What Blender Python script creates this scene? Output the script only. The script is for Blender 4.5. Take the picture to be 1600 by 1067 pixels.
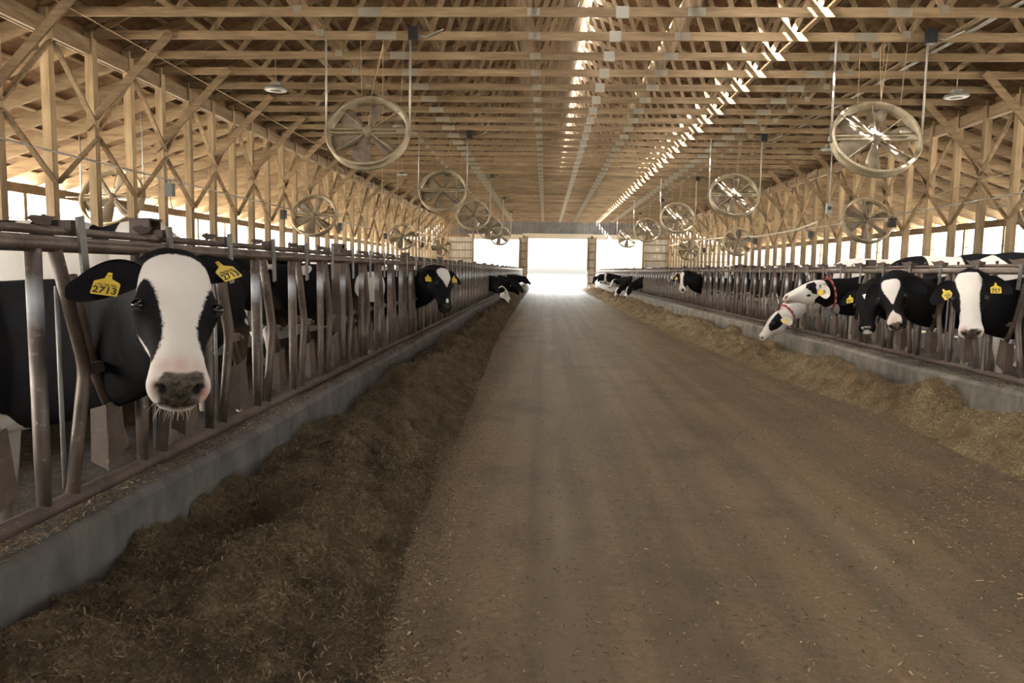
import bpy, math, random
import numpy as np
from mathutils import Vector, Matrix
random.seed(7); rng = np.random.default_rng(7)
for o in list(bpy.data.objects): bpy.data.objects.remove(o)
SC = bpy.context.scene; COL = SC.collection
PI = math.pi

# ------------------------------------------------------------------ camera, sky, sun, exposure
CAMZ = 1.45
def cam_axes(yaw=.0433, pitch=.0963, roll=.0169):
    cy, sy, cp, sp = math.cos(yaw), math.sin(yaw), math.cos(pitch), math.sin(pitch)
    f = Vector((-sy*cp, cy*cp, -sp)); r = Vector((cy, sy, 0)); u = r.cross(f)
    return math.cos(roll)*r+math.sin(roll)*u, -math.sin(roll)*r+math.cos(roll)*u, f
cr, cu, cf = cam_axes()
cd = bpy.data.cameras.new('camera'); cam = bpy.data.objects.new('camera', cd); COL.objects.link(cam)
cd.sensor_width = 36; cd.lens = 36*1150/1600; cd.clip_start = .05; cd.clip_end = 600
cam.matrix_world = Matrix(((cr.x, cu.x, -cf.x, 0), (cr.y, cu.y, -cf.y, 0), (cr.z, cu.z, -cf.z, CAMZ), (0, 0, 0, 1)))
SC.camera = cam
W = bpy.data.worlds.new('sky'); SC.world = W; W.use_nodes = True
SUNV = Vector((.62, .30, -.724)).normalized()                 # the way the sunlight travels
wt = W.node_tree; bg = wt.nodes['Background']; sk = wt.nodes.new('ShaderNodeTexSky'); sk.sky_type = 'NISHITA'; sk.sun_disc = False
sk.sun_elevation = math.asin(-SUNV.z); sk.sun_rotation = math.atan2(-SUNV.x, -SUNV.y); sk.air_density = 1.0; sk.dust_density = 6.0; sk.ozone_density = 1.0; sk.altitude = 100
hs = wt.nodes.new('ShaderNodeHueSaturation'); hs.inputs['Saturation'].default_value = .30; wt.links.new(sk.outputs[0], hs.inputs['Color'])
mx = wt.nodes.new('ShaderNodeMix'); mx.data_type = 'RGBA'; mx.blend_type = 'MULTIPLY'; mx.inputs[0].default_value = 1; mx.inputs[7].default_value = (1.0, .985, .93, 1)
wt.links.new(hs.outputs[0], mx.inputs[6]); wt.links.new(mx.outputs[2], bg.inputs[0]); bg.inputs[1].default_value = 1.55
sd = bpy.data.lights.new('sun', 'SUN'); sd.energy = 40; sd.angle = .009; sd.color = (1, .93, .82)
sun = bpy.data.objects.new('sun', sd); COL.objects.link(sun)
sun.rotation_euler = SUNV.to_track_quat('-Z', 'Y').to_euler()
sun.location = (-20, -10, 30)
SC.view_settings.view_transform = 'Standard'; SC.view_settings.look = 'None'
SC.view_settings.gamma = 1; SC.view_settings.use_curve_mapping = False
SC.view_settings.exposure = 1.85
try:
    SC.cycles.max_bounces = 10; SC.cycles.diffuse_bounces = 7; SC.cycles.glossy_bounces = 4
    SC.cycles.use_denoising = True; SC.cycles.sample_clamp_indirect = 8
    SC.cycles.caustics_reflective = False; SC.cycles.caustics_refractive = False
except Exception: pass

# ------------------------------------------------------------------ helpers
def img(px, py):                       # viewing direction of a photo pixel (used only to measure positions)
    return cf+(px-800)/1150*cr-(py-533.5)/1150*cu
def at_y(px, py, Y):
    d = img(px, py); d = d*(Y/d.y); return Vector((d.x, d.y, d.z+CAMZ))
def at_x(px, py, X):
    d = img(px, py); d = d*(X/d.x); return Vector((d.x, d.y, d.z+CAMZ))

class MB:
    def __init__(s): s.v = []; s.f = []
    def add(s, vs, fs):
        n = len(s.v); s.v += [tuple(p) for p in vs]; s.f += [tuple(i+n for i in q) for q in fs]; return s
    def hexa(s, p):
        return s.add(p, [(0, 3, 2, 1), (4, 5, 6, 7), (0, 1, 5, 4), (1, 2, 6, 5), (2, 3, 7, 6), (3, 0, 4, 7)])
    def box(s, x0, x1, y0, y1, z0, z1):
        return s.hexa([(x0, y0, z0), (x1, y0, z0), (x1, y1, z0), (x0, y1, z0), (x0, y0, z1), (x1, y0, z1), (x1, y1, z1), (x0, y1, z1)])
    def beam(s, p0, p1, w, h, up=(0, 0, 1)):
        p0, p1 = Vector(p0), Vector(p1); d = (p1-p0).normalized(); up = Vector(up)
        a = d.cross(up).normalized(); b = a.cross(d).normalized(); a *= w/2; b *= h/2
        return s.hexa([p0-a-b, p0+a-b, p1+a-b, p1-a-b, p0-a+b, p0+a+b, p1+a+b, p1-a+b])
    def tube(s, pts, r, n=8, caps=True, closed=False):
        pts = [Vector(p) for p in pts]; m = len(pts); rr = r if isinstance(r, (list, tuple)) else [r]*m
        vs = []; up = None
        for i, p in enumerate(pts):
            a = pts[(i-1) % m] if (i or closed) else p; b = pts[(i+1) % m] if (i < m-1 or closed) else p
            d = (b-a).normalized()
            if up is None: up = Vector((0, 0, 1)) if abs(d.z) < .9 else Vector((1, 0, 0))
            x = d.cross(up).normalized(); up = x.cross(d).normalized()
            for k in range(n):
                t = 2*PI*k/n; vs.append(p+rr[i]*(math.cos(t)*x+math.sin(t)*up))
        fs = []
        for i in range(m if closed else m-1):
            j = (i+1) % m
            for k in range(n): fs.append((i*n+k, i*n+(k+1) % n, j*n+(k+1) % n, j*n+k))
        if caps and not closed: fs += [tuple(range(n-1, -1, -1)), tuple((m-1)*n+k for k in range(n))]
        return s.add(vs, fs)
    def prism(s, poly, o, ex, ey, t):
        o, ex, ey = Vector(o), Vector(ex), Vector(ey); nz = ex.cross(ey).normalized()*t/2; n = len(poly)
        vs = [o+ex*a+ey*b-nz for a, b in poly]+[o+ex*a+ey*b+nz for a, b in poly]
        return s.add(vs, [tuple(range(n-1, -1, -1)), tuple(range(n, 2*n))]+[(k, (k+1) % n, n+(k+1) % n, n+k) for k in range(n)])
    def lathe(s, prof, o=(0, 0, 0), ax='z', n=16):
        vs = []; o = Vector(o)
        for r, h in prof:
            for k in range(n):
                t = 2*PI*k/n; c, q = r*math.cos(t), r*math.sin(t)
                vs.append(o+(Vector((c, q, h)) if ax == 'z' else Vector((c, h, q)) if ax == 'y' else Vector((h, c, q))))
        fs = [(i*n+k, i*n+(k+1) % n, (i+1)*n+(k+1) % n, (i+1)*n+k) for i in range(len(prof)-1) for k in range(n)]
        return s.add(vs, fs)
    def mesh(s, name, mat, smooth=False):
        me = bpy.data.meshes.new(name); me.from_pydata(s.v, [], s.f); me.update()
        if mat: me.materials.append(mat)
        if smooth: me.polygons.foreach_set('use_smooth', [True]*len(me.polygons))
        return me
    def build(s, name, mat, parent=None, smooth=False):
        return link(name, s.mesh(name, mat, smooth), parent)
def link(name, me, parent=None, loc=None):
    o = bpy.data.objects.new(name, me); COL.objects.link(o)
    if parent: o.parent = parent
    if loc is not None: o.location = loc
    return o
def thing(name, loc=(0, 0, 0), rz=0):
    o = bpy.data.objects.new(name, None); COL.objects.link(o); o.location = loc; o.rotation_euler.z = rz
    o.empty_display_size = .2; return o
def tag(o, label=None, cat=None, group=None, kind=None):
    if label: o['label'] = label
    if cat: o['category'] = cat
    if group: o['group'] = group
    if kind: o['kind'] = kind
    return o
def copy_tree(o, parent=None):
    c = o.copy(); COL.objects.link(c)
    if parent: c.parent = parent
    for ch in list(o.children): copy_tree(ch, c)
    return c
def big_mesh(name, verts, quads, mat, parent=None, smooth=False):
    me = bpy.data.meshes.new(name); nv, nq = len(verts), len(quads)
    me.vertices.add(nv); me.vertices.foreach_set('co', np.asarray(verts, np.float32).ravel())
    me.loops.add(nq*4); me.loops.foreach_set('vertex_index', np.asarray(quads, np.int32).ravel())
    me.polygons.add(nq); me.polygons.foreach_set('loop_start', np.arange(0, nq*4, 4, dtype=np.int32))
    me.update(calc_edges=True); me.validate()
    if smooth: me.polygons.foreach_set('use_smooth', [True]*len(me.polygons))
    me.materials.append(mat); return link(name, me, parent)

# value noise in numpy
_T = rng.random((256, 256))
def vnoise(x, y):
    xi, yi = np.floor(x).astype(int), np.floor(y).astype(int); fx, fy = x-xi, y-yi
    fx, fy = fx*fx*(3-2*fx), fy*fy*(3-2*fy); g = lambda a, b: _T[a % 256, b % 256]
    return (g(xi, yi)*(1-fx)+g(xi+1, yi)*fx)*(1-fy)+(g(xi, yi+1)*(1-fx)+g(xi+1, yi+1)*fx)*fy-.5
def fbm(x, y, o=4):
    r = 0; a = 1.
    for k in range(o): r = r+a*vnoise(x*2**k+17*k, y*2**k+31*k); a *= .5
    return r

# ------------------------------------------------------------------ materials
class NT:
    def __init__(s, name, rough=.6, metal=0, spec=.5):
        s.m = bpy.data.materials.new(name); s.m.use_nodes = True; s.t = s.m.node_tree; s.b = s.t.nodes['Principled BSDF']
        s.b.inputs['Roughness'].default_value = rough; s.b.inputs['Metallic'].default_value = metal
        s.b.inputs['Specular IOR Level'].default_value = spec
    def n(s, typ, **kw):
        q = s.t.nodes.new(typ)
        for k, v in kw.items():
            if k.startswith('i_'): q.inputs[int(k[2:]) if k[2:].isdigit() else k[2:]].default_value = v
            else: setattr(q, k, v)
        return q
    def l(s, a, b): s.t.links.new(a, b)
    def coords(s, scale=(1, 1, 1), kind='Object', rnd=True):
        c = s.n('ShaderNodeTexCoord'); mp = s.n('ShaderNodeMapping'); mp.inputs['Scale'].default_value = scale
        s.l(c.outputs[kind], mp.inputs['Vector'])
        if rnd:
            oi = s.n('ShaderNodeObjectInfo'); mu = s.n('ShaderNodeMath', operation='MULTIPLY'); mu.inputs[1].default_value = 40
            s.l(oi.outputs['Random'], mu.inputs[0]); s.l(mu.outputs[0], mp.inputs['Location'])
        return mp.outputs[0]
    def noise(s, vec, scale, detail=4, rough=.6):
        q = s.n('ShaderNodeTexNoise'); q.inputs['Scale'].default_value = scale; q.inputs['Detail'].default_value = detail
        q.inputs['Roughness'].default_value = rough; s.l(vec, q.inputs['Vector']); return q.outputs['Fac']
    def ramp(s, fac, stops):
        q = s.n('ShaderNodeValToRGB'); e = q.color_ramp.elements
        while len(e) < len(stops): e.new(.5)
        for k, (p, c) in enumerate(stops): e[k].position = p; e[k].color = (*c, 1)
        s.l(fac, q.inputs[0]); return q.outputs[0]
    def mix(s, fac, a, b, mode='MIX'):
        q = s.n('ShaderNodeMix', data_type='RGBA', blend_type=mode)
        for sock, v in ((q.inputs[0], fac), (q.inputs[6], a), (q.inputs[7], b)):
            if isinstance(v, (int, float)): sock.default_value = v
            elif isinstance(v, tuple): sock.default_value = (*v, 1)
            else: s.l(v, sock)
        return q.outputs[2]
    def math(s, op, a, b=None):
        q = s.n('ShaderNodeMath', operation=op)
        for k, v in enumerate((a, b)):
            if v is None: continue
            if isinstance(v, (int, float)): q.inputs[k].default_value = v
            else: s.l(v, q.inputs[k])
        return q.outputs[0]
    def col(s, c):
        if isinstance(c, tuple): s.b.inputs['Base Color'].default_value = (*c, 1)
        else: s.l(c, s.b.inputs['Base Color'])
        return s
    def bump(s, h, strength=.3, dist=.01):
        q = s.n('ShaderNodeBump'); q.inputs['Strength'].default_value = strength; q.inputs['Distance'].default_value = dist
        s.l(h, q.inputs['Height']); s.l(q.outputs[0], s.b.inputs['Normal']); return s

def wood(name, stretch, base=(.305, .226, .142), dark=(.13, .09, .052), light=(.45, .355, .24)):
    t = NT(name, .75, spec=.25); v = t.coords(stretch)
    g = t.noise(v, 9, 6, .65); c = t.ramp(g, [(.25, dark), (.5, base), (.78, light)])
    w = t.coords((1, 1, 1)); d = t.noise(w, 1.7, 4); c = t.mix(t.ramp(d, [(.35, (0, 0, 0)), (.75, (.55, .55, .55))]), c, (.17, .122, .078))
    oi = t.n('ShaderNodeObjectInfo'); k = t.ramp(oi.outputs['Random'], [(0, (.72, .70, .66)), (1, (1.12, 1.08, 1.02))])
    c = t.mix(1.0, c, k, 'MULTIPLY')
    t.col(c); t.bump(g, .25, .004); return t.m
WX = wood('lumber_along_x', (.12, 1.4, 1.4)); WY = wood('lumber_along_y', (1.4, .12, 1.4)); WZ = wood('lumber_along_z', (1.4, 1.4, .12))
POSTM = wood('post_lumber', (1.4, 1.4, .10), (.40, .305, .195), (.21, .152, .09), (.53, .42, .285))
t = NT('oriented_strand_board', .8, spec=.2); v = t.coords((1, 1, 1), rnd=False)
vo = t.n('ShaderNodeTexVoronoi'); vo.inputs['Scale'].default_value = 13; mp = t.coords((1, .45, 1), rnd=False); t.l(mp, vo.inputs['Vector'])
c = t.ramp(vo.outputs['Color'], [(0, (.09, .048, .024)), (.5, (.16, .092, .047)), (1, (.28, .17, .088))])
t.col(t.mix(t.noise(v, .8, 3), c, (.16, .095, .05))); OSB = t.m
t = NT('galvanised_nail_plate', .45, .85); v = t.coords((1, 1, 1)); wv = t.n('ShaderNodeTexWave'); wv.inputs['Scale'].default_value = 18; t.l(t.coords((1, 1, 1), rnd=False), wv.inputs['Vector'])
t.col(t.mix(t.math('MULTIPLY', wv.outputs['Fac'], .6), (.47, .44, .37), (.22, .19, .14))); PLATE = t.m
def pipe_mat(name, a, b, wear, metal=.55, rough=.42, wz=None):
    t = NT(name, rough+.1, metal*.6); v = t.coords((1, 1, 1))
    n = t.noise(v, 5, 5); c = t.ramp(n, [(.3, a), (.65, b)])
    n2 = t.noise(v, 40, 3); c = t.mix(t.ramp(n2, [(.62, (0, 0, 0)), (.72, (.7, .7, .7))]), c, wear)
    if wz:                                                    # rubbed bare by the necks of the cows
        g = t.n('ShaderNodeTexCoord'); sp = t.n('ShaderNodeSeparateXYZ'); t.l(g.outputs['Object'], sp.inputs[0])
        f = t.math('SUBTRACT', 1, t.math('MULTIPLY', t.math('ABSOLUTE', t.math('SUBTRACT', sp.outputs[2], wz[0])), 1/wz[1]))
        f = t.math('ADD', f, t.math('MULTIPLY', t.math('SUBTRACT', n, .5), 1.2))
        c = t.mix(t.ramp(f, [(-.0, (0, 0, 0)), (.95, (1, 1, 1))]), c, wz[2])
    t.col(c); t.bump(n2, .15, .002); return t.m
PIPE = pipe_mat('worn_steel_pipe', (.075, .056, .044), (.15, .118, .096), (.30, .27, .23), .5, .34, (1.31, .10, (.50, .53, .55)))
TUBE = pipe_mat('brown_steel_tube', (.078, .056, .042), (.155, .118, .092), (.28, .24, .19), .45, .38)
RAIL = pipe_mat('top_rail_steel', (.10, .07, .053), (.20, .155, .125), (.36, .32, .28), .55, .3)
RUST = pipe_mat('rust_brown_steel', (.065, .047, .037), (.125, .09, .07), (.22, .17, .13), .35, .5)
PADDLE = pipe_mat('paddle_plate_steel', (.085, .062, .048), (.15, .115, .092), (.28, .23, .19), .3, .55)
GREYST = pipe_mat('grey_flat_steel', (.20, .19, .18), (.33, .32, .31), (.45, .44, .42), .6, .4)
FANM = pipe_mat('dusty_galvanised_fan', (.30, .25, .17), (.50, .43, .31), (.58, .52, .42), .45, .45)
BLADE = pipe_mat('dusty_fan_blade', (.16, .13, .095), (.30, .25, .19), (.4, .35, .28), .35, .5)
CONDUIT = pipe_mat('galvanised_conduit', (.34, .32, .30), (.48, .46, .43), (.55, .53, .5), .7, .35)
def plain(name, c, rough=.6, metal=0, spec=.5):
    t = NT(name, rough, metal, spec); v = t.coords((1, 1, 1)); n = t.noise(v, 22, 4)
    t.col(t.ramp(n, [(.3, tuple(x*.8 for x in c)), (.7, tuple(min(1, x*1.12) for x in c))])); return t.m
BLACKP = plain('black_plastic_box', (.018, .019, .022), .4); GREYBOX = plain('grey_utility_box', (.30, .31, .31), .5)
CORD = plain('tan_cord', (.42, .32, .20), .8); WHITEP = plain('white_pvc', (.72, .68, .58), .5); WIREM = plain('dark_wire', (.12, .10, .085), .6)
WHITEPAINT = plain('white_gate_paint', (.8, .8, .78), .5); LAMPM = plain('white_lamp_diffuser', (.80, .83, .76), .35)
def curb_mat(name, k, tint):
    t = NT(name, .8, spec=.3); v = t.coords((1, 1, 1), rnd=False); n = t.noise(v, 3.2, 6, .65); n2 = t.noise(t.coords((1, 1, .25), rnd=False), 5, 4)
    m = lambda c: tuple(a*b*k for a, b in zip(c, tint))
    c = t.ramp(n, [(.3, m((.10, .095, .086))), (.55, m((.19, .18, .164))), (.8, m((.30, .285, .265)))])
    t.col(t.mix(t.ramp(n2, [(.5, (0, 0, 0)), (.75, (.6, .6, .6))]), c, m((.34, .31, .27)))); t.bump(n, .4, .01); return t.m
CURB_SHADE = curb_mat('shaded_concrete_curb', .72, (1, 1, 1)); CURB_LIT = curb_mat('lit_concrete_curb', 1.3, (1.03, 1, .92))  # same concrete: shade painted into the left curb, light into the right
t = NT('alley_dirt', .5, spec=.45); v = t.coords((1, 1, 1), rnd=False)
n = t.noise(v, 26, 8, .72); big = t.noise(t.coords((1.3, .22, 1), rnd=False), 1.3, 5, .6); fine = t.noise(v, 150, 3, .7)
c = t.ramp(n, [(.30, (.115, .076, .041)), (.52, (.24, .166, .09)), (.75, (.36, .268, .158))])
c = t.mix(t.ramp(big, [(.35, (0, 0, 0)), (.7, (.75, .75, .75))]), c, (.295, .21, .12))
lane = t.noise(t.coords((2.6, .045, 1), rnd=False), 1.6, 3, .5); c = t.mix(t.ramp(lane, [(.42, (.42, .42, .42)), (.58, (0, 0, 0))]), c, (.082, .060, .039)); blot = t.noise(v, 1.1, 6, .65); c = t.mix(t.ramp(blot, [(.34, (.5, .5, .5)), (.5, (0, 0, 0))]), c, (.070, .051, .034))
gx = t.n('ShaderNodeSeparateXYZ'); t.l(v, gx.inputs[0])
for x0, w0, a0 in ((.12, .16, .5), (1.75, .22, .35)):               # two pale bands along the alley, broken up by noise
    f = t.math('SUBTRACT', 1, t.math('MULTIPLY', t.math('ABSOLUTE', t.math('SUBTRACT', gx.outputs[0], x0)), 1/w0)); f = t.math('MULTIPLY', t.math('MAXIMUM', f, 0), t.math('MULTIPLY', t.ramp(t.noise(t.coords((1, .25, 1), rnd=False), 1.4, 4), [(.42, (0, 0, 0)), (.62, (1, 1, 1))]), a0)); c = t.mix(f, c, (.40, .31, .20))
c = t.mix(t.ramp(fine, [(.26, (.8, .8, .8)), (.36, (0, 0, 0))]), c, (.05, .036, .022)); c = t.mix(t.ramp(fine, [(.62, (0, 0, 0)), (.70, (.8, .8, .8))]), c, (.42, .335, .225))
t.col(c); t.bump(t.math('ADD', n, t.math('MULTIPLY', fine, .5)), .55, .012); DIRT = t.m
t = NT('wet_stall_floor', .8, spec=.08); v = t.coords((1, 1, 1), rnd=False); n = t.noise(v, 14, 5)
t.col(t.ramp(n, [(.3, (.022, .018, .013)), (.7, (.065, .052, .038))])); t.bump(n, .9, .03); WETF = t.m
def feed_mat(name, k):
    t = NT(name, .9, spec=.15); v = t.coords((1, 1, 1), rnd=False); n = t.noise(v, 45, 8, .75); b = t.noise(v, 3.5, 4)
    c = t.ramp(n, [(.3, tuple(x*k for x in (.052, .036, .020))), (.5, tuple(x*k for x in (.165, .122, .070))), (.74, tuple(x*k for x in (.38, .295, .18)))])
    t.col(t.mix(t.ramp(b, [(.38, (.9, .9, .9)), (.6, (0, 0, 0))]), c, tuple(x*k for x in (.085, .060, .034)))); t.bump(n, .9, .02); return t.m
FEED = feed_mat('shaded_chopped_feed', 1.05); FEED2 = feed_mat('lit_chopped_feed', 2.0)  # one feed: shade painted into the left heap's colour, light into the right's
def straw_mat(name, a, b):
    t = NT(name, .8, spec=.2); g = t.n('ShaderNodeNewGeometry'); t.col(t.ramp(g.outputs['Random Per Island'], [(0, a), (.6, tuple((x+y)*.42 for x, y in zip(a, b))), (.93, b), (1, tuple(min(1, x*1.8) for x in b))])); return t.m
STRAW = straw_mat('straw_bits', (.06, .042, .024), (.24, .18, .105)); STRAW2 = straw_mat('lit_straw_bits', (.15, .105, .055), (.56, .44, .27)); LITTER = straw_mat('floor_litter_bits', (.10, .068, .040), (.40, .31, .20))  # the right heap's straw is paler, its light painted into the colour
t = NT('pale_yard', .9); v = t.coords((1, 1, 1), rnd=False); t.col(t.ramp(t.noise(v, .6, 5), [(.3, (.42, .39, .33)), (.7, (.55, .52, .46))])); YARD = t.m
t = NT('grey_ribbed_steel', .5, .2); v = t.coords((1, 1, 1), rnd=False); t.col(t.ramp(t.noise(v, 2.2, 4), [(.3, (.17, .175, .18)), (.7, (.27, .275, .28))])); GABLE = t.m
t = NT('dusty_curtain', .8); v = t.coords((1, 1, 1), rnd=False); t.col(t.ramp(t.noise(v, 2.2, 4), [(.3, (.13, .105, .075)), (.7, (.21, .175, .13))])); CURTAIN = t.m
t = NT('ribbed_white_steel', .5, .1); v = t.coords((1, 1, 1), rnd=False); t.col(t.ramp(t.noise(v, 2.2, 4), [(.3, (.50, .485, .44)), (.7, (.66, .64, .585))])); SHEET = t.m
# hide: coat = white where the 'mk' red channel is positive, leather nose in green, bare pink skin in blue
t = NT('cow_hide', .7, spec=.08); at = t.n('ShaderNodeAttribute', attribute_name='mk'); sp = t.n('ShaderNodeSeparateColor'); t.l(at.outputs['Color'], sp.inputs[0])
v = t.coords((1, 1, 1), rnd=False); ns = t.noise(v, 70, 3, .7); fur = t.noise(t.coords((1, 1, .35), rnd=False), 160, 3, .7)
co = t.math('ADD', sp.outputs[0], t.math('MULTIPLY', t.math('SUBTRACT', ns, .5), .022))
wm = t.ramp(t.math('ADD', t.math('MULTIPLY', co, 60), .5), [(.25, (0, 0, 0)), (.75, (1, 1, 1))])
whi = t.mix(t.noise(v, 5, 4), (.88, .85, .80), (.74, .69, .62)); whi = t.mix(t.math('MULTIPLY', fur, .25), whi, (.50, .44, .37))
blk = t.mix(fur, (.006, .006, .007), (.018, .0175, .019))
dirt = t.n('ShaderNodeAttribute', attribute_name='mud')
c = t.mix(wm, blk, whi); c = t.mix(dirt.outputs['Fac'], c, (.17, .115, .07))
c = t.mix(sp.outputs[2], c, (.56, .29, .23)); lea = t.mix(t.ramp(t.noise(v, 55, 4), [(.4, (0, 0, 0)), (.7, (1, 1, 1))]), (.018, .016, .015), (.13, .10, .065))
c = t.mix(sp.outputs[1], c, lea); c = t.mix(at.outputs['Alpha'], c, (.008, .006, .006)); t.col(c)
t.l(t.ramp(sp.outputs[1], [(0, (.75,)*3), (1, (.30,)*3)]), t.b.inputs['Roughness']); t.bump(t.math('ADD', fur, t.math('MULTIPLY', ns, .6)), .25, .004); HIDE = t.m
t = NT('cow_eye', .06); t.col((.012, .009, .008)); EYE = t.m
EYELID = plain('upper_eyelid', (.022, .021, .022), .6); EYERIM = plain('lower_eye_rim', (.05, .048, .048), .5); EARBLK = plain('black_ear_hide', (.011, .0105, .012), .8, spec=.06)
EARWHT = plain('white_ear_hide', (.66, .60, .53), .7); EARIN = plain('ear_inside_skin', (.075, .045, .042), .7)
TAGY = plain('yellow_ear_tag', (.72, .52, .045), .45); INK = plain('tag_ink', (.015, .013, .010), .6); REDC = plain('red_collar', (.38, .035, .028), .6)
WHITEINK = plain('white_digits', (.85, .82, .78), .6); HAIRW = plain('white_whiskers', (.75, .70, .62), .7); TRANSP = plain('grey_transponder', (.10, .09, .085), .6)

# ------------------------------------------------------------------ dimensions
XL, XR = -1.855, 4.361; ZB, ZT = .52, 1.52; Y0, YS, NT_ = 11.824, 1.170, 42
PXL, PXR, XC = -8.05, 10.016, .983; CH = 3.98+CAMZ; YE = 61.0; YN = -7.0
RIDGE = 7.62+CAMZ; HEEL = CH+.27; SL = (RIDGE-HEEL)/(XC-PXL); HS = XC-PXL
OXL, OXR = -13.3, 15.26; GAP = .19; EAVE = 3.45

# ------------------------------------------------------------------ ground, floor, walls
fl = MB(); fl.add([(XL, YN, 0), (XR, YN, 0), (XR, YE+1.5, 0), (XL, YE+1.5, 0)], [(0, 1, 2, 3)])
tag(fl.build('floor', DIRT), kind='structure')
for nm, a, b in (('floor_stalls', OXL, XL-.02), ('floor_stalls', XR+.02, OXR)):
    m = MB(); m.box(a, b, YN, YE, -.3, .02 if a < 0 else .22); tag(m.build(nm, WETF), kind='structure')
m = MB(); m.add([(-300, -200, -.32), (300, -200, -.32), (300, 400, -.32), (-300, 400, -.32)], [(0, 1, 2, 3)])
m.add([(-12, YE+1.5, -.005), (14, YE+1.5, -.005), (60, 300, -.005), (-58, 300, -.005)], [(0, 1, 2, 3)])
tag(m.build('floor_yard', YARD), kind='structure')
m = MB(); m.box(-7.9, -4.35, YN, YE, .0, .25); tag(m.build('floor_stall_bed', WETF), kind='structure')
def curb(xa, xb, cm):
    m = MB(); n = 60; vs = []; fs = []
    for i in range(n+1):
        y = YN+(YE-YN)*i/n; e = .012*math.sin(i*1.7)
        vs += [(xa, y, -.05), (xa+e*.4, y, .42+e), (xa+(xb-xa)*.12, y, .452+e), (xb, y, .455), (xb, y, -.05)]
    for i in range(n):
        for k in range(4): fs.append((i*5+k, i*5+k+1, i*5+k+6, i*5+k+5))
    fs += [(4, 3, 2, 1, 0), tuple(n*5+k for k in range(5))]; m.add(vs, fs); return tag(m.build('concrete_curb', cm), kind='structure')
curb(-1.745, -2.02, CURB_SHADE); curb(4.165, 4.52, CURB_LIT)

# far end wall of ribbed sheeting, three openings
def ribbed(x0, x1, z0, z1, y, nm, par):
    m = MB(); n = max(2, int((x1-x0)/.23)); prof = []
    for i in range(n):
        a = x0+(x1-x0)*i/n; w = (x1-x0)/n; prof += [(a, 0), (a+w*.62, 0), (a+w*.72, -.045), (a+w*.9, -.045)]
    prof.append((x1, 0)); k = len(prof)
    m.add([(a, y+b, z0) for a, b in prof]+[(a, y+b, z1) for a, b in prof], [(i, i+1, k+i+1, k+i) for i in range(k-1)])
    return m.build(nm, SHEET, par)
DOORS = [(-5.95, -2.2, 0, 4.02), (-1.45, 3.40, 0, 4.13), (4.15, 7.9, 0, 4.10)]
m = MB(); m.box(OXL, OXR, YE+.02, YE+.10, 4.13+.02, 4.33); wf = tag(m.build('wall_far', WX), kind='structure')
edges = [OXL, -5.95, -2.2, -1.45, 3.40, 4.15, 7.9, OXR]
for a, b in ((OXL, PXL), (PXL, -5.95), (-2.2, -1.45), (3.40, 4.15), (7.9, PXR), (PXR, OXR)):
    ribbed(a, b, 0, 4.15 if PXL-.1 < a < PXR-.1 else 3.9, YE+.12, 'ribbed_panel', wf)
    for z in (.5, 1.15, 1.75, 2.4, 3.05, 3.7):
        q = MB(); q.box(a, b, YE-.0, YE+.05, z-.045, z+.045); q.build('girt', WX, wf)
ribbed(PXL, PXR, 4.13, CH+.3, YE+.12, 'ribbed_panel', wf).data.materials[0] = GABLE
m = MB(); m.prism([(PXL, 0), (PXR, 0), (XC, RIDGE-HEEL)], (0, YE+.25, HEEL), (1, 0, 0), (0, 0, 1), .05); m.build('gable_panel', GABLE, wf)
for (a, b, z0, z1) in DOORS:
    for x in (a-.06, b+.06):
        q = MB(); q.box(x-.06, x+.06, YE-.12, YE+.14, 0, z1+.12); q.build('door_jamb', WZ, wf)
    q = MB(); q.prism([(a-.45, .42), (b+.45, .42), (b+.1, 0), (a-.1, 0)], (0, YE-.05, z1-.05), (1, 0, 0), (0, 0, 1), .1); q.build('door_header', WHITEP, wf)
for x in (PXL, -5.98, 7.95, PXR):
    q = MB(); q.box(x-.08, x+.08, YE-.16, YE-.02, 0, CH); q.build('end_post', POSTM, wf)

m = MB(); m.box(OXL, OXR, YN-.12, YN-.02, 0, 3.9); wn = tag(m.build('wall_near_added', SHEET), kind='structure')  # unseen closed end wall, added behind the camera to darken the foreground
m = MB(); m.prism([(PXL, -HEEL+3.9), (PXR, -HEEL+3.9), (PXR, 0), (XC, RIDGE-HEEL), (PXL, 0)], (0, YN-.1, HEEL), (1, 0, 0), (0, 0, 1), .05); m.build('gable_panel', SHEET, wn)  # gable of the same added wall
# outer long walls: low curtain wall, studs, wires, eave beam
def outer(name, X, s):
    m = MB(); m.box(X-.05, X+.05, YN, YE, 0, 1.72); w = tag(m.build(name, CURTAIN), kind='structure')
    q = MB(); q.box(X-.07, X+.07, YN, YE, EAVE-.26, EAVE-.02); q.build('eave_beam', WY, w)
    q = MB(); q.box(X-.07+s*.1, X+.07+s*.1, YN, YE, 1.70, 1.79); q.build('sill_board', WY, w)
    sm = MB(); sm.box(-.06, .06, -.06, .06, 0, EAVE-.1); me = sm.mesh('stud', POSTM)
    for i in range(28): link('stud', me, w, (X, -5+i*2.34, 0))
    for z in (2.05, 2.55):
        q = MB(); q.tube([(X-s*.05, YN, z), (X-s*.05, YE, z)], .014, 6); q.build('wire_rail', WIREM, w)
outer('wall_left', OXL, -1); outer('wall_right', OXR, 1)

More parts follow.
